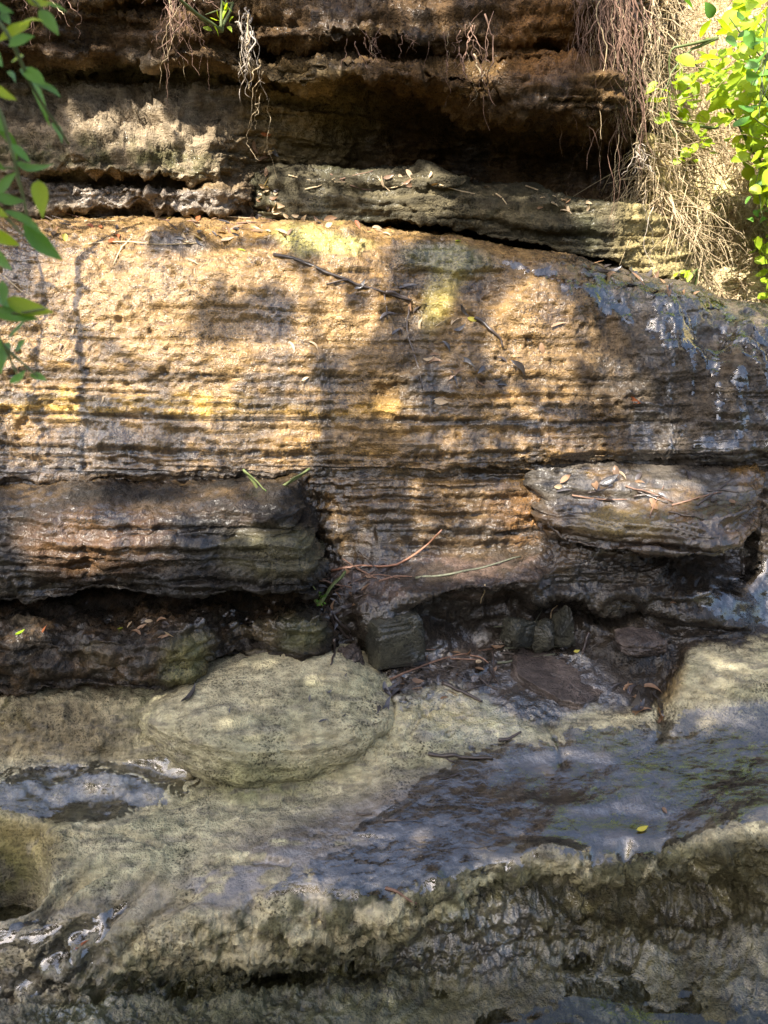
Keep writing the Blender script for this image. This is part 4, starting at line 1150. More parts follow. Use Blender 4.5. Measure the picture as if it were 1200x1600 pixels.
def pool():
    nx, ny = 420, 130
    X, Y = np.meshgrid(np.linspace(-1.6, 2.2, nx), np.linspace(0.55, 1.52, ny))
    q = np.stack([X * 7 + 0.8 * Y, Y * 34 + 2.0 * vnoise(np.stack([X * 5, Y * 5, X * 0], -1), 3), X * 0], -1)
    Z = 0.040 + 0.0026 * fbm(q, 2, 500) + 0.0005 * fbm(np.stack([X * 40, Y * 60, X * 0], -1), 2, 510)
    V = np.stack([X, Y, Z], -1).reshape(-1, 3)
    idx = np.arange(nx * ny, dtype=np.int32).reshape(ny, nx)
    F = np.stack([idx[:-1, :-1], idx[:-1, 1:], idx[1:, 1:], idx[1:, :-1]], -1).reshape(-1, 4)
    tag(obj("stream_water", mesh_from("stream_water", V, F, M_POOL)), "rippled stream water below the rock lip", kind="structure")
pool()

# ------------------------------------------------------------------ stones
def stone_mesh(name, mat, half, boxy=0.4, rough=0.12, seed=0, nu=110, nv=70, cut=(), fine=0.0):
    u = np.linspace(0, 2 * math.pi, nu, endpoint=False)
    v = np.linspace(-math.pi / 2, math.pi / 2, nv)
    U, W = np.meshgrid(u, v)
    f = lambda a: np.sign(a) * np.abs(a) ** boxy
    X, Y, Z = f(np.cos(W)) * f(np.cos(U)), f(np.cos(W)) * f(np.sin(U)), f(np.sin(W))
    D = np.stack([X, Y, Z], -1)
    off = np.array([seed * 3.1, seed * 1.7, seed * 0.9])
    D = D * (1 + rough * fbm(D * 1.3 + off, 3, 600) + rough * 0.7 * np.abs(fbm(D * 3 + off, 3, 610, 0.6)))[..., None]
    for (nx, ny, nz, dd) in cut:                    # broken faces
        n = np.array([nx, ny, nz], float); n /= np.linalg.norm(n)
        e = np.clip(D @ n - dd, 0, None)
        D = D - e[..., None] * n * 0.95
    D = D + 0.03 * fbm(D * 7 + off, 3, 620, 0.6)[..., None] * D
    half = np.array(half)
    Q = D * half + off
    n = D / (np.linalg.norm(D, axis=-1, keepdims=True) + 1e-9)
    d = 0.006 * fbm(Q * 24, 4, 630, 0.6) + 0.004 * (0.5 - np.abs(fbm(Q * 40, 3, 640, 0.6))) - 0.006 * sstep(0.06, 0.0, np.abs(fbm(Q * np.array([9, 9, 22]), 2, 650)))
    if fine:
        d = d + fine * (fbm(Q * 75, 3, 670, 0.65) + 0.8 * fbm(Q * np.array([12, 30, 40]), 3, 671) - 1.2 * pits(Q, 0.03, 77) * sstep(-0.2, 0.3, fbm(Q * 6, 2, 672)))
    V = (D * half + n * d[..., None]).reshape(-1, 3)
    idx = np.arange(nu * nv, dtype=np.int32).reshape(nv, nu)
    nxt = np.roll(idx, -1, 1)
    F = np.stack([idx[:-1], nxt[:-1], nxt[1:], idx[1:]], -1).reshape(-1, 4)
    me = mesh_from(name, V, F, ROCK)
    c = np.broadcast_to(mat[0], V.shape).copy()
    qq = V + off
    c = lay(c, 0.8 * sstep(-0.1, 0.4, fbm(qq * 14, 3, 660)), mat[1])
    set_attr(me, "rock_colour", c)
    set_attr(me, "wet", np.clip(mat[2] + 0.3 * fbm(qq * 12, 3, 661), 0, 1))
    set_attr(me, "grit", np.full(len(V), 0.9))
    return me
S_DARK = (c3(0.022, 0.022, 0.016), c3(0.055, 0.052, 0.034), 0.55)
S_MUD = (c3(0.060, 0.045, 0.037), c3(0.12, 0.092, 0.075), 0.5)

def stone(name, px, py, Y, half, rot, label, mat=S_DARK, **kw):
    o = obj(name, stone_mesh(name, mat, half, **kw))
    o.location = Vector(at(px, py, Y).tolist())
    o.rotation_euler = [R(a) for a in rot]
    return tag(o, label, "stone")

stone("stone_block", 614, 992, 2.045, (0.082, 0.075, 0.070), (4, -6, 8), "dark squarish stone block left of the black square hollow", boxy=0.28, rough=0.10, seed=1, cut=((0.2, -1, 0.35, 0.86), (-1, -0.5, 0.2, 0.95)))
stone("small_stone", 810, 988, 2.06, (0.044, 0.040, 0.038), (0, 10, 20), "small dark stone at the left of the three below the silt ledge", boxy=0.6, rough=0.2, seed=2, cut=((0.3, -1, 0.2, 0.75),))
stone("small_stone", 846, 992, 2.07, (0.036, 0.040, 0.036), (10, -10, -15), "small speckled stone wedged between two others below the silt ledge", boxy=0.55, rough=0.2, seed=3, cut=((-0.2, -1, 0.4, 0.7),))
stone("pointed_stone", 884, 978, 2.075, (0.040, 0.045, 0.056), (5, 14, 10), "triangular dark stone leaning right of the two small stones", boxy=0.6, rough=0.15, seed=4, cut=((0.8, -0.3, 0.6, 0.42), (-0.9, -0.2, 0.5, 0.5), (0, -1, 0.2, 0.7)))
stone("flat_stone", 880, 1072, 1.955, (0.150, 0.105, 0.040), (9, 8, -6), "broad flat muddy stone lying in front of the small stones", S_MUD, boxy=0.5, rough=0.16, seed=5, cut=((0.9, -0.6, 0.0, 0.72), (-0.7, -0.8, 0.1, 0.80), (0, 0.05, 1, 0.70)))
stone("gully_stone", 546, 1040, 2.0, (0.036, 0.045, 0.055), (0, 0, 25), "lumpy brown stone in the gully beside the pale dome", S_MUD, boxy=0.7, rough=0.25, seed=6)
stone("round_stone", 1000, 1003, 2.03, (0.070, 0.05, 0.028), (6, 4, 10), "low rounded brown stone right of the triangular one", S_MUD, boxy=0.7, rough=0.2, seed=7)

# ------------------------------------------------------------------ sticks
def surf_path(pts, lift, n=14):
    q = smooth_path([(a, b, 0) for a, b in pts], n)
    out = []
    for a, b, _ in q:
        loc, nr = hit(a, b)
        if loc is None: continue
        out.append(np.array(loc + nr * lift))
    out = np.array(out)
    # stiff: sticks bridge small dips
    for _ in range(3):
        if len(out) > 4: out[1:-1] = 0.5 * out[1:-1] + 0.25 * (out[:-2] + out[2:])
    return out

def stick(name, pts, r, label, mat=M_STICK, cat="stick", group=None, lift=None, n=14, sides=6, forks=(), free=None):
    P = surf_path(pts, lift if lift is not None else r * 0.9, n)
    if free:                                       # (how many end points rise off the rock, towards which offset)
        k, off = free
        for i in range(k): P[-k + i] += np.array(off) * ((i + 1) / k) ** 1.5
    base = P[0].copy()
    V, F = tube(P - base, r, r * 0.55, sides, r * 1.2, len(name) + pts[0][0])
    root = empty(name, base.tolist()) if forks else None
    if not forks:
        o = obj(name, mesh_from(name, V, F, mat)); o.location = base.tolist()
        return tag(o, label, cat, group)
    obj("stem", mesh_from("stem", V, F, mat), root)
    for fp in forks:
        Q = surf_path(fp, r * 0.8, 6)
        v, f = tube(Q - base, r * 0.6, r * 0.3, 5, r, fp[0][0])
        obj("side_twig", mesh_from("side_twig", v, f, mat), root)
    return tag(root, label, cat, group)

stick("curved_stick", [(520,893),(552,884),(600,888),(640,873),(670,850),(689,824)], 0.0045, "long reddish curved stick lying up against the wet wall", M_REDST, free=(4, (0, -0.02, 0)))
stick("lichen_stick", [(650,904),(705,899),(760,886),(814,871)], 0.0040, "pale lichen covered stick on the edge of the silt ledge", M_LICHEN)
stick("forked_twig", [(425,398),(470,408),(520,430),(562,447),(642,470)], 0.0062, "long dark forked twig slanting across the top of the sunny wall", M_STICK, forks=([(545,440),(528,440),(510,446)], [(600,460),(604,480),(606,500)]))
stick("stubby_stick", [(598,456),(620,460),(640,470)], 0.007, "short dark stick at the low end of the forked twig")
stick("thin_twig", [(608,1063),(650,1045),(700,1028),(770,1014)], 0.0036, "long thin brown twig in front of the square stone block", M_ROOT)
stick("wet_stick", [(693,1067),(720,1082),(754,1097)], 0.0062, "thick dark wet stick lying in the mud left of the flat stone")
stick("wet_twig", [(722,1082),(740,1076),(758,1070)], 0.003, "short dark twig touching the thick wet stick")
stick("lichen_twig", [(772,981),(800,978),(830,974),(868,971)], 0.0032, "grey lichen twig draped over the small stones", M_LICHEN, forks=([(835,974),(842,962),(846,952)], [(790,979),(784,986),(782,1000)]))
stick("lichen_twig", [(786,1014),(830,1012),(892,1009)], 0.0034, "straight grey green twig at the foot of the small stones", M_LICHEN)
stick("lichen_twig", [(776,1037),(815,1030),(868,1022)], 0.0036, "grey green twig at the back edge of the flat stone", M_LICHEN)
stick("dark_twig", [(780,1020),(830,1026),(890,1028)], 0.003, "thin black twig along the back of the flat stone")
stick("dark_twig", [(771,1018),(772,1045),(764,1072)], 0.0034, "black twig pointing towards the viewer left of the flat stone")
stick("dark_stick", [(918,986),(914,1003),(911,1022)], 0.0058, "short black upright stick right of the triangular stone")
stick("charred_stick", [(672,1182),(700,1181),(735,1184),(770,1187)], 0.0058, "black stick with a mossy end on the wet shelf", forks=([(690,1182),(700,1189),(708,1191)],))
stick("charred_twig", [(780,1161),(800,1153),(814,1146)], 0.005, "short black stick near the flat stone on the pale rock")
stick("charred_twig", [(688,1219),(702,1216),(716,1211)], 0.004, "small black twig below the mossy stick on the shelf")
stick("charred_twig", [(598,1283),(630,1284),(662,1282)], 0.0035, "thin black twig flat on the silt left of the puddle")
stick("charred_twig", [(555,1272),(570,1274),(582,1273)], 0.003, "tiny black twig on the silt at the foot of the dome")
stick("brown_twig", [(600,1388),(625,1398),(652,1412)], 0.0036, "brown twig on the lip of the shelf", M_ROOT)
stick("straw_stem", [(140,382),(190,378),(250,384),(312,380)], 0.0034, "pale straw stem along the top of the wall at left", M_STRAW)
stick("straw_stem", [(205,374),(190,390),(178,416)], 0.003, "pale straw stem hanging over the top edge of the wall", M_STRAW)
stick("straw_stem", [(2,428),(22,446),(44,462)], 0.0028, "pale straw stem on the wall beside the green leaves", M_STRAW)
stick("gully_stick", [(508,948),(526,966),(548,986)], 0.0055, "upper dark stick jammed in the gully beside the left ledge")
stick("gully_stick", [(516,962),(532,985),(552,1004)], 0.005, "middle dark stick jammed in the gully beside the left ledge")
stick("gully_stick", [(520,1000),(522,1020),(516,1040)], 0.0045, "lowest dark stick jammed in the gully beside the left ledge")
stick("hanging_straw", [(758,916),(755,928),(751,942)], 0.0026, "short pale straw hanging over the black hollow", M_STRAW)
stick("thin_root", [(860,968),(862,955),(870,945)], 0.0026, "short pale rootlet above the small stones", M_STRAW)
stick("dry_stalk", [(1045,800),(1075,806),(1100,812)], 0.0035, "dark stalk lying on the right rock shelf")
stick("long_twig", [(640,480),(636,520),(650,560),(660,610)], 0.0034, "thin dark twig running down the shaded middle of the wall")
stick("bent_twig", [(742,498),(760,512),(782,530),(786,542)], 0.006, "bent dark twig on the sunny wall right of centre", M_STICK)

# twigs and straws mixed into the litter
zone_twigs = [
 ("litter_twig", [(60,345),(420,348)], 14, 12, 26, "dry twig in the leaf litter on the upper left ledge", "twigs in the upper litter", (M_STRAW, M_ROOT, M_STICK)),
 ("gully_twig", [(500,900),(620,895)], 14, 14, 30, "small twig in debris at the left end of the silt ledge", "twigs on the silt ledge", (M_STICK, M_ROOT)),
 ("shelf_twig", [(900,760),(1140,775)], 9, 18, 34, "dark twig among leaves on the right rock shelf", "twigs on the right shelf", (M_STICK, M_ROOT)),
 ("mud_twig", [(640,1035),(780,1050)], 10, 22, 26, "dark twig sunk in mud between block and flat stone", "twigs in the mud", (M_STICK, M_STICK, M_ROOT)),
 ("band_straw", [(480,272),(860,308)], 14, 14, 34, "dry stalk trailing over the banded rock below the hollow", "stalks on the banded rock", (M_STRAW, M_ROOT)),
]
for nm, ((ax, ay), (bx, by)), k, sp, ln, lab, grp, mats in zone_twigs:
    for i in range(k):
        t = random.random()
        cx, cy_ = ax + (bx - ax) * t, ay + (by - ay) * t + random.uniform(-sp, sp)
        an = random.gauss(0, 0.7); l = ln * random.uniform(0.6, 1.4)
        dx, dy = l * math.cos(an), l * math.sin(an) * 0.6
        a, b, c_ = hit(cx - dx, cy_ - dy)[0], hit(cx, cy_)[0], hit(cx + dx, cy_ + dy)[0]
        if None in (a, b, c_) or (a - c_).length > 0.3: continue
        stick(nm, [(cx - dx, cy_ - dy), (cx, cy_ + random.uniform(-5, 5)), (cx + dx, cy_ + dy)], random.uniform(0.0018, 0.0036), lab, random.choice(mats), "twig", grp, n=7, sides=5)

# ------------------------------------------------------------------ fallen leaves
def fallen(px, py, length, ang, kind, mat, label, group=None, name="fallen_leaf", tilt=0.25, lift=0.003):
    loc, nr = hit(px, py)
    if loc is None: return None
    a = math.radians(ang)
    l2, _ = hit(px + 8 * math.cos(a), py + 8 * math.sin(a))
    xd = (l2 - loc) if l2 is not None and (l2 - loc).length < 0.1 else Vector((math.cos(a), 0, -math.sin(a)))
    nr = (nr + Vector((random.gauss(0, tilt), random.gauss(0, tilt), random.gauss(0, tilt) + 0.1))).normalized()
    o = obj(name, leaf_mesh(kind, mat))
    place(o, loc + nr * (lift + 0.03 * length), frame(xd, nr), length)
    return tag(o, label, "leaf", group)

fallen(299,1087,0.070,-50,'g2',M_LDARK,"dark grey gum leaf lying flat on the pale dome",tilt=0.03)
fallen(690,628,0.052,8,'o0',M_LTAN,"pale grey leaf stuck on the wet wall at the yellow seam",tilt=0.3)
fallen(810,572,0.070,50,'g1',M_LDARK,"curled black leaf hanging on the sunny wall",tilt=0.5,lift=0.012)
fallen(990,624,0.055,20,'o1',M_LRED,"pinkish brown leaf on the wall below the dark streaks",tilt=0.3)
fallen(872,508,0.050,-15,'g0',M_LBROWN,"brown leaf on the bright patch right of centre",tilt=0.3)
fallen(848,545,0.042,80,'o1',M_LBROWN,"upright russet leaf right of the curled black leaf",tilt=0.4)
fallen(740,500,0.040,10,'o0',M_LYEL,"yellow green leaf above the bent dark twig",tilt=0.2)
fallen(457,543,0.046,62,'g0',M_LTAN,"tan leaf flat on the sunny wall left of centre",tilt=0.15)
fallen(490,540,0.040,40,'g1',M_LTAN,"second pale leaf beside the tan one on the sunny wall",tilt=0.2)
fallen(300,410,0.040,30,'g0',M_LTAN,"pale straw coloured leaf near the top of the sunny wall",tilt=0.2)
fallen(188,984,0.018,-20,'b0',M_LIME,"tiny bright green leaf on the lower left ledge",tilt=0.1)
fallen(32,990,0.030,5,'o0',M_LIME,"green leaf in the sun spot on the lower left ledge",tilt=0.1)
fallen(70,985,0.034,-10,'g0',M_LRED,"orange leaf in the sun spot on the lower left ledge",tilt=0.1)
fallen(748,1035,0.024,-30,'b1',M_LTAN,"small pale leaf on the mud left of the flat stone",tilt=0.2)
fallen(900,1018,0.024,-15,'o0',M_LYEL,"small yellow leaf beside the short black upright stick",tilt=0.2)
fallen(1003,1298,0.032,-20,'o0',M_LYEL,"yellow leaf at the edge of the brown puddle",tilt=0.1,lift=0.008)
fallen(1038,1268,0.020,60,'b0',M_LBROWN,"small brown leaf on the wet shelf right of the puddle",tilt=0.1)
fallen(102,372,0.030,80,'b1',M_LYEL,"pale yellow leaf at the top edge of the wall behind green leaves",tilt=0.3)
fallen(378,392,0.030,0,'g0',M_LIME,"green leaf at the top edge of the wall above the forked twig",tilt=0.1)
fallen(416,208,0.040,20,'o0',M_LRED,"bright russet leaf in the gully below the white roots",tilt=0.4)
fallen(716,378,0.022,30,'b0',M_LIME,"bright green leaf under the banded rock",tilt=0.3)
fallen(505,1127,0.028,-10,'g0',M_LDARK,"small black leaf on the right of the pale dome",tilt=0.05)
fallen(130,1478,0.034,-35,'g0',M_LRED,"orange brown leaf on the muddy slope at lower left",tilt=0.1)
fallen(75,1452,0.034,-40,'g1',M_LBROWN,"brown leaf on the muddy slope below the pothole",tilt=0.1)
fallen(590,1050,0.060,75,'g0',M_LDARK,"long grey leaf standing in the gully beside the dome",tilt=0.3)
fallen(605,1080,0.055,60,'g2',M_LDARK,"long dark leaf at the foot of the gully",tilt=0.3)
fallen(1055,945,0.05,10,'g1',M_LBROWN,"brown leaf below the right rock shelf",tilt=0.3)

LOOK = {"sodden_leaf": "blackened", "dead_leaf": "brown", "dry_leaf": "tan", "russet_leaf": "russet"}
zones = [
 # outline, count, size, label, group, kinds, mats
 ([(70,348),(200,340),(420,330),(560,345),(640,350),(640,372),(540,366),(420,372),(330,380),(90,378)], 66, (0.028, 0.060), "leaf in the litter along the top ledge of the wall", "litter on the top ledge", 'go', (M_LBROWN, M_LTAN, M_LBROWN, M_LDARK, M_LTAN, M_LRED)),
 ([(395,230),(425,215),(440,300),(450,340),(390,345),(385,290)], 40, (0.025, 0.050), "leaf in the steep litter chute left of the hollow", "litter in the chute", 'go', (M_LBROWN, M_LTAN, M_LDARK, M_LTAN)),
 ([(855,740),(960,735),(1150,745),(1160,790),(1060,800),(960,785),(870,765)], 18, (0.03, 0.065), "wet leaf in the scatter on the right rock shelf", "leaves on the right shelf", 'go', (M_LDARK, M_LDARK, M_LDARK, M_LBROWN, M_LBROWN, M_LTAN)),
 ([(895,405),(960,412),(1040,438),(1100,462),(1060,468),(960,445),(900,425)], 32, (0.035, 0.07), "wet leaf strewn on the shiny shoulder under the buttress", "leaves on the wet shoulder", 'g', (M_LDARK, M_LDARK, M_LBROWN)),
 ([(560,440),(640,440),(760,500),(830,590),(700,640),(660,560),(600,500)], 26, (0.03, 0.065), "leaf stuck in the shaded runnel down the wall", "leaves in the runnel", 'g', (M_LDARK, M_LDARK, M_LBROWN, M_LTAN)),
 ([(495,900),(560,885),(600,900),(550,960),(560,1000),(540,1010),(515,960)], 26, (0.025, 0.055), "leaf packed in the gully beside the left ledge", "leaves in the gully", 'g', (M_LDARK, M_LDARK, M_LBROWN)),
 ([(575,1030),(640,1040),(620,1110),(590,1110)], 12, (0.035, 0.065), "wet leaf at the bottom of the gully", "leaves at the gully foot", 'g', (M_LDARK,)),
 ([(640,1010),(780,1000),(800,1060),(700,1090),(620,1090)], 20, (0.018, 0.04), "leaf trodden into the mud before the stone block", "leaves in the mud", 'go', (M_LDARK, M_LBROWN)),
 ([(960,1075),(1020,1060),(1050,1120),(1010,1130)], 16, (0.04, 0.075), "long wet leaf in the drift right of the flat stone", "leaf drift right of the flat stone", 'g', (M_LDARK, M_LDARK, M_LBROWN)),
 ([(200,970),(270,965),(270,995),(210,998)], 10, (0.025, 0.045), "leaf in the small pile on the lower left ledge", "leaf pile on the lower left ledge", 'go', (M_LBROWN, M_LDARK, M_LTAN)),
 ([(520,258),(800,285),(960,320),(940,345),(700,300),(520,285)], 24, (0.022, 0.045), "dry leaf caught on the banded rock below the hollow", "leaves on the banded rock", 'go', (M_LTAN, M_LBROWN)),
 ([(60,400),(560,410),(560,700),(60,640)], 14, (0.018, 0.032), "tiny leaf scrap on the sunny wall", "scraps on the sunny wall", 'go', (M_LBROWN, M_LTAN)),
 ([(300,1050),(560,1050),(600,1180),(350,1180)], 8, (0.010, 0.022), "leaf scrap on the pale dome", "scraps on the dome", 'g', (M_LDARK,)),
]
for pts, k, (s0, s1), lab, grp, kinds, mats in zones:
    A = np.array(pts); lo, hi = A.min(0), A.max(0)
    n = 0
    while n < k:
        x_, y_ = random.uniform(lo[0], hi[0]), random.uniform(lo[1], hi[1])
        if poly(np.array([x_]), np.array([y_]), pts, 0.01)[0] < 0.5: continue
        n += 1
        m_ = random.choice(mats)
        fallen(x_, y_, random.uniform(s0, s1), random.gauss(0, 50), random.choice(kinds) + str(random.randrange(3)), m_, LOOK[m_.name] + " " + lab, grp + " (" + LOOK[m_.name] + ")", tilt=0.35)

# ------------------------------------------------------------------ hanging roots and dry growth
def root_clump(name, x0, x1, ytop, ylen, Y, k, mat, label, spread=10, r=(0.0012, 0.003), swing=0.5):
    base = at((x0 + x1) / 2, ytop, Y)
    root = empty(name, base.tolist())
    cl = [random.uniform(x0, x1) for _ in range(max(2, k // 4))]
    for i in range(k):
        x_ = random.choice(cl) + random.gauss(0, 0.10 * (x1 - x0) + 2)
        l = ylen * (0.25 + 0.75 * random.random() ** 1.8)
        y_ = ytop + random.uniform(-0.15, 0.35) * ylen
        yy = Y + random.uniform(-0.08, 0.05)
        dx, amp, ph = random.gauss(0, spread * 1.6), random.uniform(2, 9) * swing * 2, random.uniform(0, 6)
        pts = []
        for j in range(9):
            t = j / 8
            pts.append(at(x_ + dx * t ** 1.3 + amp * math.sin(ph + 5 * t * l / 100) + random.gauss(0, 2.0), y_ + l * t, yy - 0.04 * t * random.random()))
        P_ = smooth_path(np.array(pts) - base, 18)
        rr = random.uniform(r[0] * 0.4, r[1] * 0.6) if random.random() < 0.85 else r[1]
        V, F = tube(P_, rr, rr * 0.3, 4, 0.012, i * 7)
        obj("strand", mesh_from("strand", V, F, mat if random.random() < 0.85 else M_STRAW), root)
    tag(root, label, "roots", None)
root_clump("grass_tuft", 262, 300, -30, 160, 2.86, 46, M_ROOT, "hanging tuft of brown dry grass left of the white roots", 16)
root_clump("grass_tuft", 20, 130, -40, 110, 2.84, 26, M_ROOT, "dry roots hanging in the top left corner", 8)
root_clump("pale_roots", 378, 398, 25, 110, 2.86, 26, M_PALE, "white matted roots hanging down the cliff at top left of centre", 6, (0.001, 0.003))
root_clump("hanging_roots", 398, 412, 110, 180, 2.98, 6, M_STRAW, "few long pale roots trailing into the litter chute", 10)
root_clump("hanging_roots", 735, 762, 40, 170, 2.74, 14, M_ROOT, "thin roots dangling in front of the dark hollow", 10)
root_clump("hanging_roots", 690, 720, 60, 90, 2.74, 10, M_ROOT, "short brown roots on the overhang left of the dangling ones", 8)
root_clump("hanging_roots", 540, 690, 50, 60, 2.78, 18, M_ROOT, "short brown rootlets along the sunny overhang edge", 8, (0.001, 0.0022))
root_clump("root_curtain", 905, 950, -50, 250, 2.80, 80, M_ROOT, "curtain of reddish brown roots at the left of the cliff corner", 14, (0.0008, 0.0026))
root_clump("root_curtain", 950, 1000, -50, 330, 2.86, 110, M_ROOT, "thick curtain of reddish roots over the cliff corner", 16, (0.0008, 0.0030))
root_clump("root_curtain", 985, 1035, 60, 260, 2.92, 34, M_STRAW, "pale dry vines hanging beside the yellow buttress", 18, (0.0008, 0.0022))
root_clump("hanging_roots", 985, 1005, 230, 60, 2.84, 12, M_PALE, "small white root tuft at the overhang's right end", 8, (0.001, 0.0024))
root_clump("hanging_roots", 1005, 1030, 280, 160, 2.96, 8, M_PALE, "thin pale roots trailing down the yellow buttress", 8, (0.0012, 0.0022))

def dry_growth():
    parts = []
    for i in range(5200):
        x_ = random.uniform(1000, 1420); y_ = random.uniform(-60, 480)
        if y_ > 300 + (x_ - 1000) * 0.9 + 120: continue
        loc, nr = hit(x_, y_)
        if loc is None or loc.y < 3.05: continue
        l = random.uniform(0.10, 0.36)
        d = Vector((random.gauss(0, 0.5), random.gauss(-0.35, 0.25), random.gauss(-0.7, 0.5))).normalized()
        p0 = loc + nr * 0.005
        pts = [p0, p0 + (nr * 0.5 + d) * l * 0.5 + Vector((0, 0, 0.02)), p0 + d * l + nr * 0.05 * random.random()]
        parts.append(tube(smooth_path([tuple(p) for p in pts], 5), random.uniform(0.0012, 0.0036), 0.0006, 3, 0.02, i))
    V, F = join_vf(parts)
    o = obj("dry_grass", mesh_from("dry_grass", V, F, M_STRAW))
    tag(o, "tangle of dry straw and dead vines over the sunny bank", "grass", kind="stuff")
dry_growth()

# ------------------------------------------------------------------ shrub on the bank
def shrub(name, base_px, base_Y, outline, k, Yr, size, label, mat, group=None, stems=7, kinds='b'):
    base = at(*base_px, base_Y)
    root = empty(name, base.tolist())
    A = np.array(outline); lo, hi = A.min(0), A.max(0)
    tips = []
    for i in range(stems):
        while True:
            x_, y_ = random.uniform(lo[0], hi[0]), random.uniform(lo[1], hi[1])
            if poly(np.array([x_]), np.array([y_]), outline, 0.01)[0] > 0.5: break
        e = at(x_, y_, random.uniform(*Yr)) - base
        m_ = e * 0.5 + np.array([random.gauss(0, 0.05), random.gauss(0, 0.05), 0.08])
        P_ = smooth_path([(0, 0, 0), m_, e], 12)
        V, F = tube(P_, 0.006, 0.0016, 5, 0.01, i)
        obj("branch", mesh_from("branch", V, F, M_STEM), root)
        tips.append(P_)
    n = 0
    while n < k:
        if random.random() < 0.55:
            P_ = random.choice(tips); q = P_[random.randrange(4, 12)] + np.random.default_rng(n).normal(0, 0.06, 3)
        else:
            x_, y_ = random.uniform(lo[0], hi[0]), random.uniform(lo[1], hi[1])
            q = at(x_, y_, random.uniform(*Yr)) - base
        X_, Y_ = proj(q + base)
        if poly(np.array([X_]), np.array([Y_]), outline, 0.01)[0] < 0.5: 
            continue
        n += 1
        o = obj("leaf", leaf_mesh(kinds + str(random.randrange(3)), mat), root)
        nr = Vector((random.gauss(-0.25, 0.5), random.gauss(-0.5, 0.5), random.gauss(0.7, 0.4))).normalized()
        xd = Vector((random.gauss(0, 1), random.gauss(0, 1), random.gauss(-0.5, 0.7)))
        s_ = random.uniform(*size)
        o.matrix_basis = Matrix.Translation(q.tolist()) @ frame(xd, nr).to_4x4() @ Matrix.Diagonal((s_, s_, s_, 1))
    return tag(root, label, "shrub", group)
shrub("lime_shrub", (1230, 330), 3.5, [(1045,20),(1090,60),(1130,20),(1260,-40),(1260,350),(1190,330),(1150,240),(1100,230),(1070,140)], 295, (2.8, 3.5), (0.045, 0.085), "bright lime green shrub glowing in the sun at right", M_LIME, stems=16)
def shrub_mass():
    parts = []
    out = [(1040,40),(1100,30),(1260,-60),(1420,-60),(1420,520),(1195,470),(1165,340),(1120,250),(1060,180)]
    for i in range(3600):
        x_, y_ = random.uniform(1030, 1420), random.uniform(-60, 520)
        if poly(np.array([x_]), np.array([y_]), out, 0.01)[0] < 0.5 or fbm(np.array([[x_ / 60, y_ / 60, 0.0]]), 2, 700)[0] < -0.12: continue
        q = at(x_, y_, random.uniform(3.1, 3.6))
        s_ = random.uniform(0.03, 0.06)
        fr = frame((random.gauss(0, 1), random.gauss(0, 1), random.gauss(-0.4, 0.7)), (random.gauss(-0.3, 0.5), random.gauss(-0.5, 0.5), random.gauss(0.7, 0.4)))
        V, F = leaf_vf(0.6, 0.2, 0.0, 4, 'ovate', i)
        parts.append(([q + s_ * np.array(fr @ Vector(p)) for p in V], F))
    V, F = join_vf(parts)
    return V, F
SM = shrub_mass()
sm = obj("foliage", mesh_from("foliage", *SM, M_LIME))
for o_ in COL.objects:
    if o_.name == "lime_shrub":
        sm.parent = o_; sm.location = -o_.location
sm["kind"] = "stuff"
shrub("shrub_sprig", (1120, 60), 3.0, [(1010,130),(1050,140),(1055,190),(1018,188)], 12, (2.9, 3.0), (0.03, 0.045), "lime leaf sprig hanging beside the reddish root curtain", M_LIME, stems=2)
shrub("shrub_sprig", (1120, 200), 3.2, [(1055,228),(1090,228),(1088,258),(1058,258)], 8, (3.0, 3.1), (0.03, 0.045), "small lime sprig above the yellow buttress", M_LIME, stems=1)
shrub("shrub_sprig", (1085, 470), 3.0, [(1055,420),(1080,420),(1080,446),(1056,446)], 8, (2.85, 2.95), (0.025, 0.04), "small green sprig rooted at the foot of the buttress", M_LIME, stems=1)
shrub("shrub_sprig", (1230, 300), 3.2, [(1165,280),(1200,270),(1210,350),(1170,345)], 12, (3.0, 3.2), (0.03, 0.05), "loose green sprig at the right edge below the shrub", M_GREEN, stems=2)
shrub("shrub_sprig", (1240, -60), 2.4, [(1040,0),(1110,-10),(1215,60),(1215,210),(1150,190),(1140,60)], 26, (2.3, 2.5), (0.035, 0.06), "nearer darker green twig dangling before the lime shrub", M_GREEN, stems=5)

# seedling on the left ledge and a tuft in the gully
shrub("seedling", (414, 783), 2.2, [(400,762),(430,760),(432,784),(402,784)], 7, (2.16, 2.2), (0.016, 0.026), "tiny green seedling rooted at the foot of the sunny wall", M_GREEN, stems=2)
shrub("moss_tuft", (497, 945), 2.05, [(492,922),(510,922),(510,948),(494,948)], 12, (1.98, 2.03), (0.012, 0.022), "small green tuft on the side of the left ledge", M_GREEN, stems=2, kinds='o')
shrub("seedling", (345, 50), 2.84, [(315,18),(365,5),(360,50),(320,50)], 9, (2.78, 2.84), (0.03, 0.05), "green seedling on the cliff top left of the white roots", M_LIME, stems=3, kinds='o')

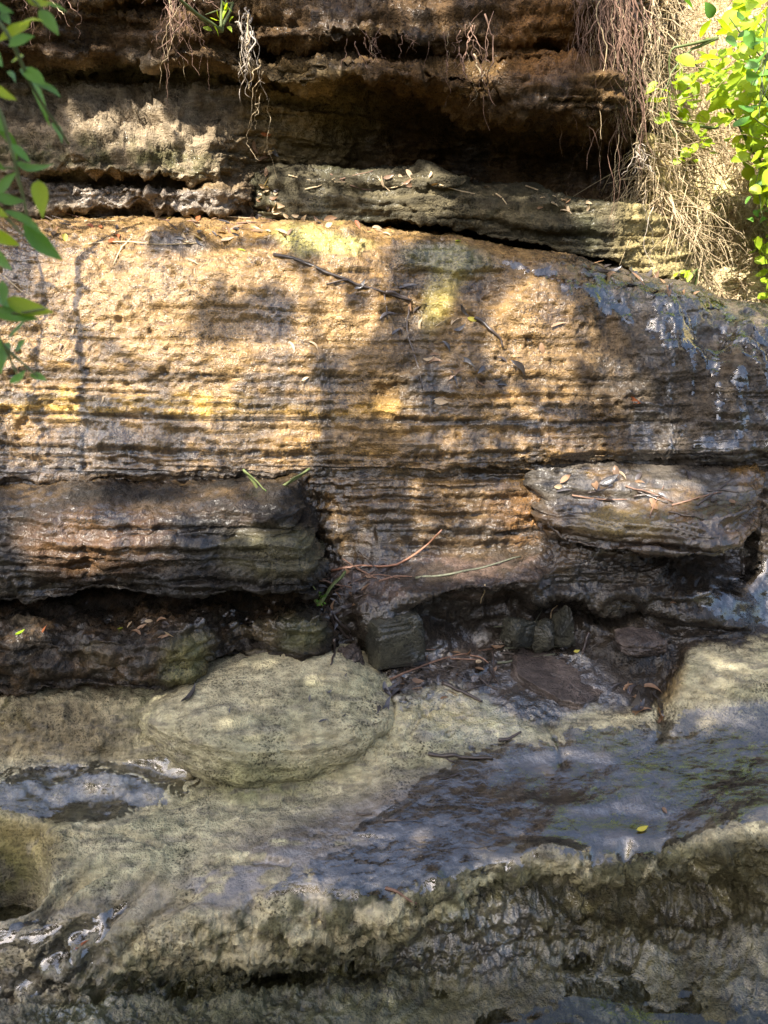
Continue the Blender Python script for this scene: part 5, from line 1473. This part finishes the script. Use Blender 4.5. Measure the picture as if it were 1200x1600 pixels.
# ------------------------------------------------------------------ leafy branches close by on the left
def leafy_branch(name, stems, leaves, label):
    base = at(*stems[0][0])
    root = empty(name, base.tolist())
    for s_ in stems:
        P_ = smooth_path([at(*p) - base for p in s_], 16)
        V, F = tube(P_, 0.0030, 0.0012, 6, 0.002, len(s_))
        obj("stem", mesh_from("stem", V, F, M_STEM), root)
    for (x_, y_, lpx, ang, Y, kind) in leaves:
        a = math.radians(ang)
        p0 = at(x_ - 0.5 * lpx * math.cos(a), y_ - 0.5 * lpx * math.sin(a), Y + random.uniform(-0.02, 0.02))
        p1 = at(x_ + 0.5 * lpx * math.cos(a), y_ + 0.5 * lpx * math.sin(a), Y + random.uniform(-0.02, 0.02))
        xd = Vector((p1 - p0).tolist())
        nr = Vector((random.gauss(0.1, 0.35), random.gauss(-0.75, 0.25), random.gauss(0.55, 0.3)))
        o = obj("leaf", leaf_mesh(kind, M_GREEN if random.random() < 0.72 else M_LIME), root)
        L_ = xd.length
        o.matrix_basis = Matrix.Translation(((p0 + p1) / 2 - base).tolist()) @ frame(xd, nr).to_4x4() @ Matrix.Diagonal((L_, L_, L_, 1))
    tag(root, label, "branch")
leafy_branch("leafy_branch",
 [[(-60,-60,0.95),(-5,30,0.92),(20,70,0.92),(60,150,0.95),(108,224,1.0)], [(-40,120,0.9),(5,190,0.9),(25,260,0.9),(40,330,0.9),(60,385,0.9)], [(-60,-80,0.95),(30,-20,0.95),(60,10,0.95),(90,45,0.95)], [(-60,200,0.9),(0,260,0.9),(28,262,0.9)], [(-50,280,0.88),(0,330,0.88),(40,372,0.88)]],
 [(22,52,62,88,0.92,'o0'),(46,34,46,8,0.92,'o1'),(78,36,52,50,0.95,'o2'),(10,30,46,70,0.92,'o0'),(64,6,50,15,0.95,'o0'),(30,92,60,30,0.93,'g0'),(48,116,40,60,0.93,'o1'),(6,146,40,25,0.9,'o0'),
  (75,140,64,38,0.95,'g0'),(62,158,84,62,0.97,'g1'),(92,208,60,52,1.0,'g0'),(32,241,42,60,0.9,'b0'),(56,263,62,6,0.9,'g2'),(63,308,70,84,0.9,'o1'),(16,312,50,15,0.88,'o0'),(12,286,40,-20,0.88,'o2'),
  (40,348,80,38,0.88,'g0'),(66,380,72,40,0.9,'o0'),(4,372,60,20,0.88,'o1'),(12,220,60,55,0.9,'g1'),(-10,180,60,60,0.9,'o0'),(-8,90,60,70,0.9,'o0'),(-12,250,50,40,0.88,'o1'),(-10,330,60,30,0.88,'o2'),
  (34,62,40,-60,0.92,'o1'),(20,120,50,40,0.92,'g0'),(-5,10,60,30,0.92,'o0'),(90,12,40,40,0.96,'g0'),(48,372,46,60,0.9,'g0'),(6,405,40,60,0.88,'o0')],
 "leafy green branch reaching in at the top left edge")
leafy_branch("leafy_branch",
 [[(-60,430,0.9),(0,470,0.88),(20,490,0.88),(70,483,0.88)], [(-50,470,0.88),(5,540,0.88),(28,588,0.88)], [(-40,500,0.88),(10,545,0.88),(62,592,0.88)]],
 [(46,481,62,4,0.88,'o0'),(24,492,54,25,0.88,'o1'),(30,514,48,-55,0.88,'o2'),(35,539,44,4,0.88,'o0'),(5,556,66,82,0.88,'o1'),(28,590,26,-70,0.88,'o0'),(61,590,34,28,0.88,'o2'),(0,470,60,50,0.88,'o1'),(-6,520,60,70,0.88,'o0'),(6,458,40,75,0.88,'o2')],
 "lower sprig of green leaves at the left edge over the wall")
# vines that hang above the left of the wall and stripe it with thin shadows
def hanging_vine(sx, r0, label):
    pts = []
    for k, sy in enumerate((392, 450, 520, 600, 690, 735)):
        h_, _ = hit(sx + 7 * math.sin(1.7 * k + sx), sy)
        pts.append(np.array(h_ + SUN * 1.1))
    pts = [pts[0] + np.array([0, 0, 0.9])] + pts
    base = pts[-1]
    P_ = smooth_path(np.array(pts) - base, 40)
    root = empty("hanging_vine", base.tolist())
    V, F = tube(P_, r0, r0 * 0.7, 6, 0.012, sx)
    obj("stem", mesh_from("stem", V, F, M_BARK), root)
    for i in range(14):
        q = P_[random.randrange(8, 38)]
        o = obj("leaf", leaf_mesh('o' + str(i % 3), M_GREEN), root)
        xd = Vector((random.gauss(0, 1), random.gauss(0, 1), -0.7)).normalized()
        o.matrix_basis = Matrix.Translation((Vector(q.tolist()) + xd * 0.025)) @ frame(xd, (random.gauss(0, .5), -0.6, 0.6)).to_4x4() @ Matrix.Diagonal((.05, .05, .05, 1))
    tag(root, label, "vine")
hanging_vine(128, 0.012, "thick vine left of the view whose shadow stripes the wall")
hanging_vine(62, 0.007, "thin vine left of the view, outermost of the two")

# ------------------------------------------------------------------ look-alikes: say which one by its place along the row
ORD = ("leftmost second third fourth fifth sixth seventh eighth ninth tenth eleventh twelfth thirteenth fourteenth fifteenth sixteenth "
       "seventeenth eighteenth nineteenth twentieth twenty-first twenty-second twenty-third twenty-fourth twenty-fifth twenty-sixth "
       "twenty-seventh twenty-eighth twenty-ninth thirtieth").split()
bpy.context.view_layer.update()
by = {}
for o in COL.objects:
    if o.parent is None and o.get("category") and o.get("group"): by.setdefault(o["label"], []).append(o)
for lab, os_ in by.items():
    if len(os_) < 2: continue
    os_.sort(key=lambda o: float(proj(np.array(o.matrix_world.translation))[0]))
    for i, o in enumerate(os_):
        if i < len(ORD): o["label"] = lab + (", the leftmost" if i == 0 else ", " + ORD[i] + " from left")
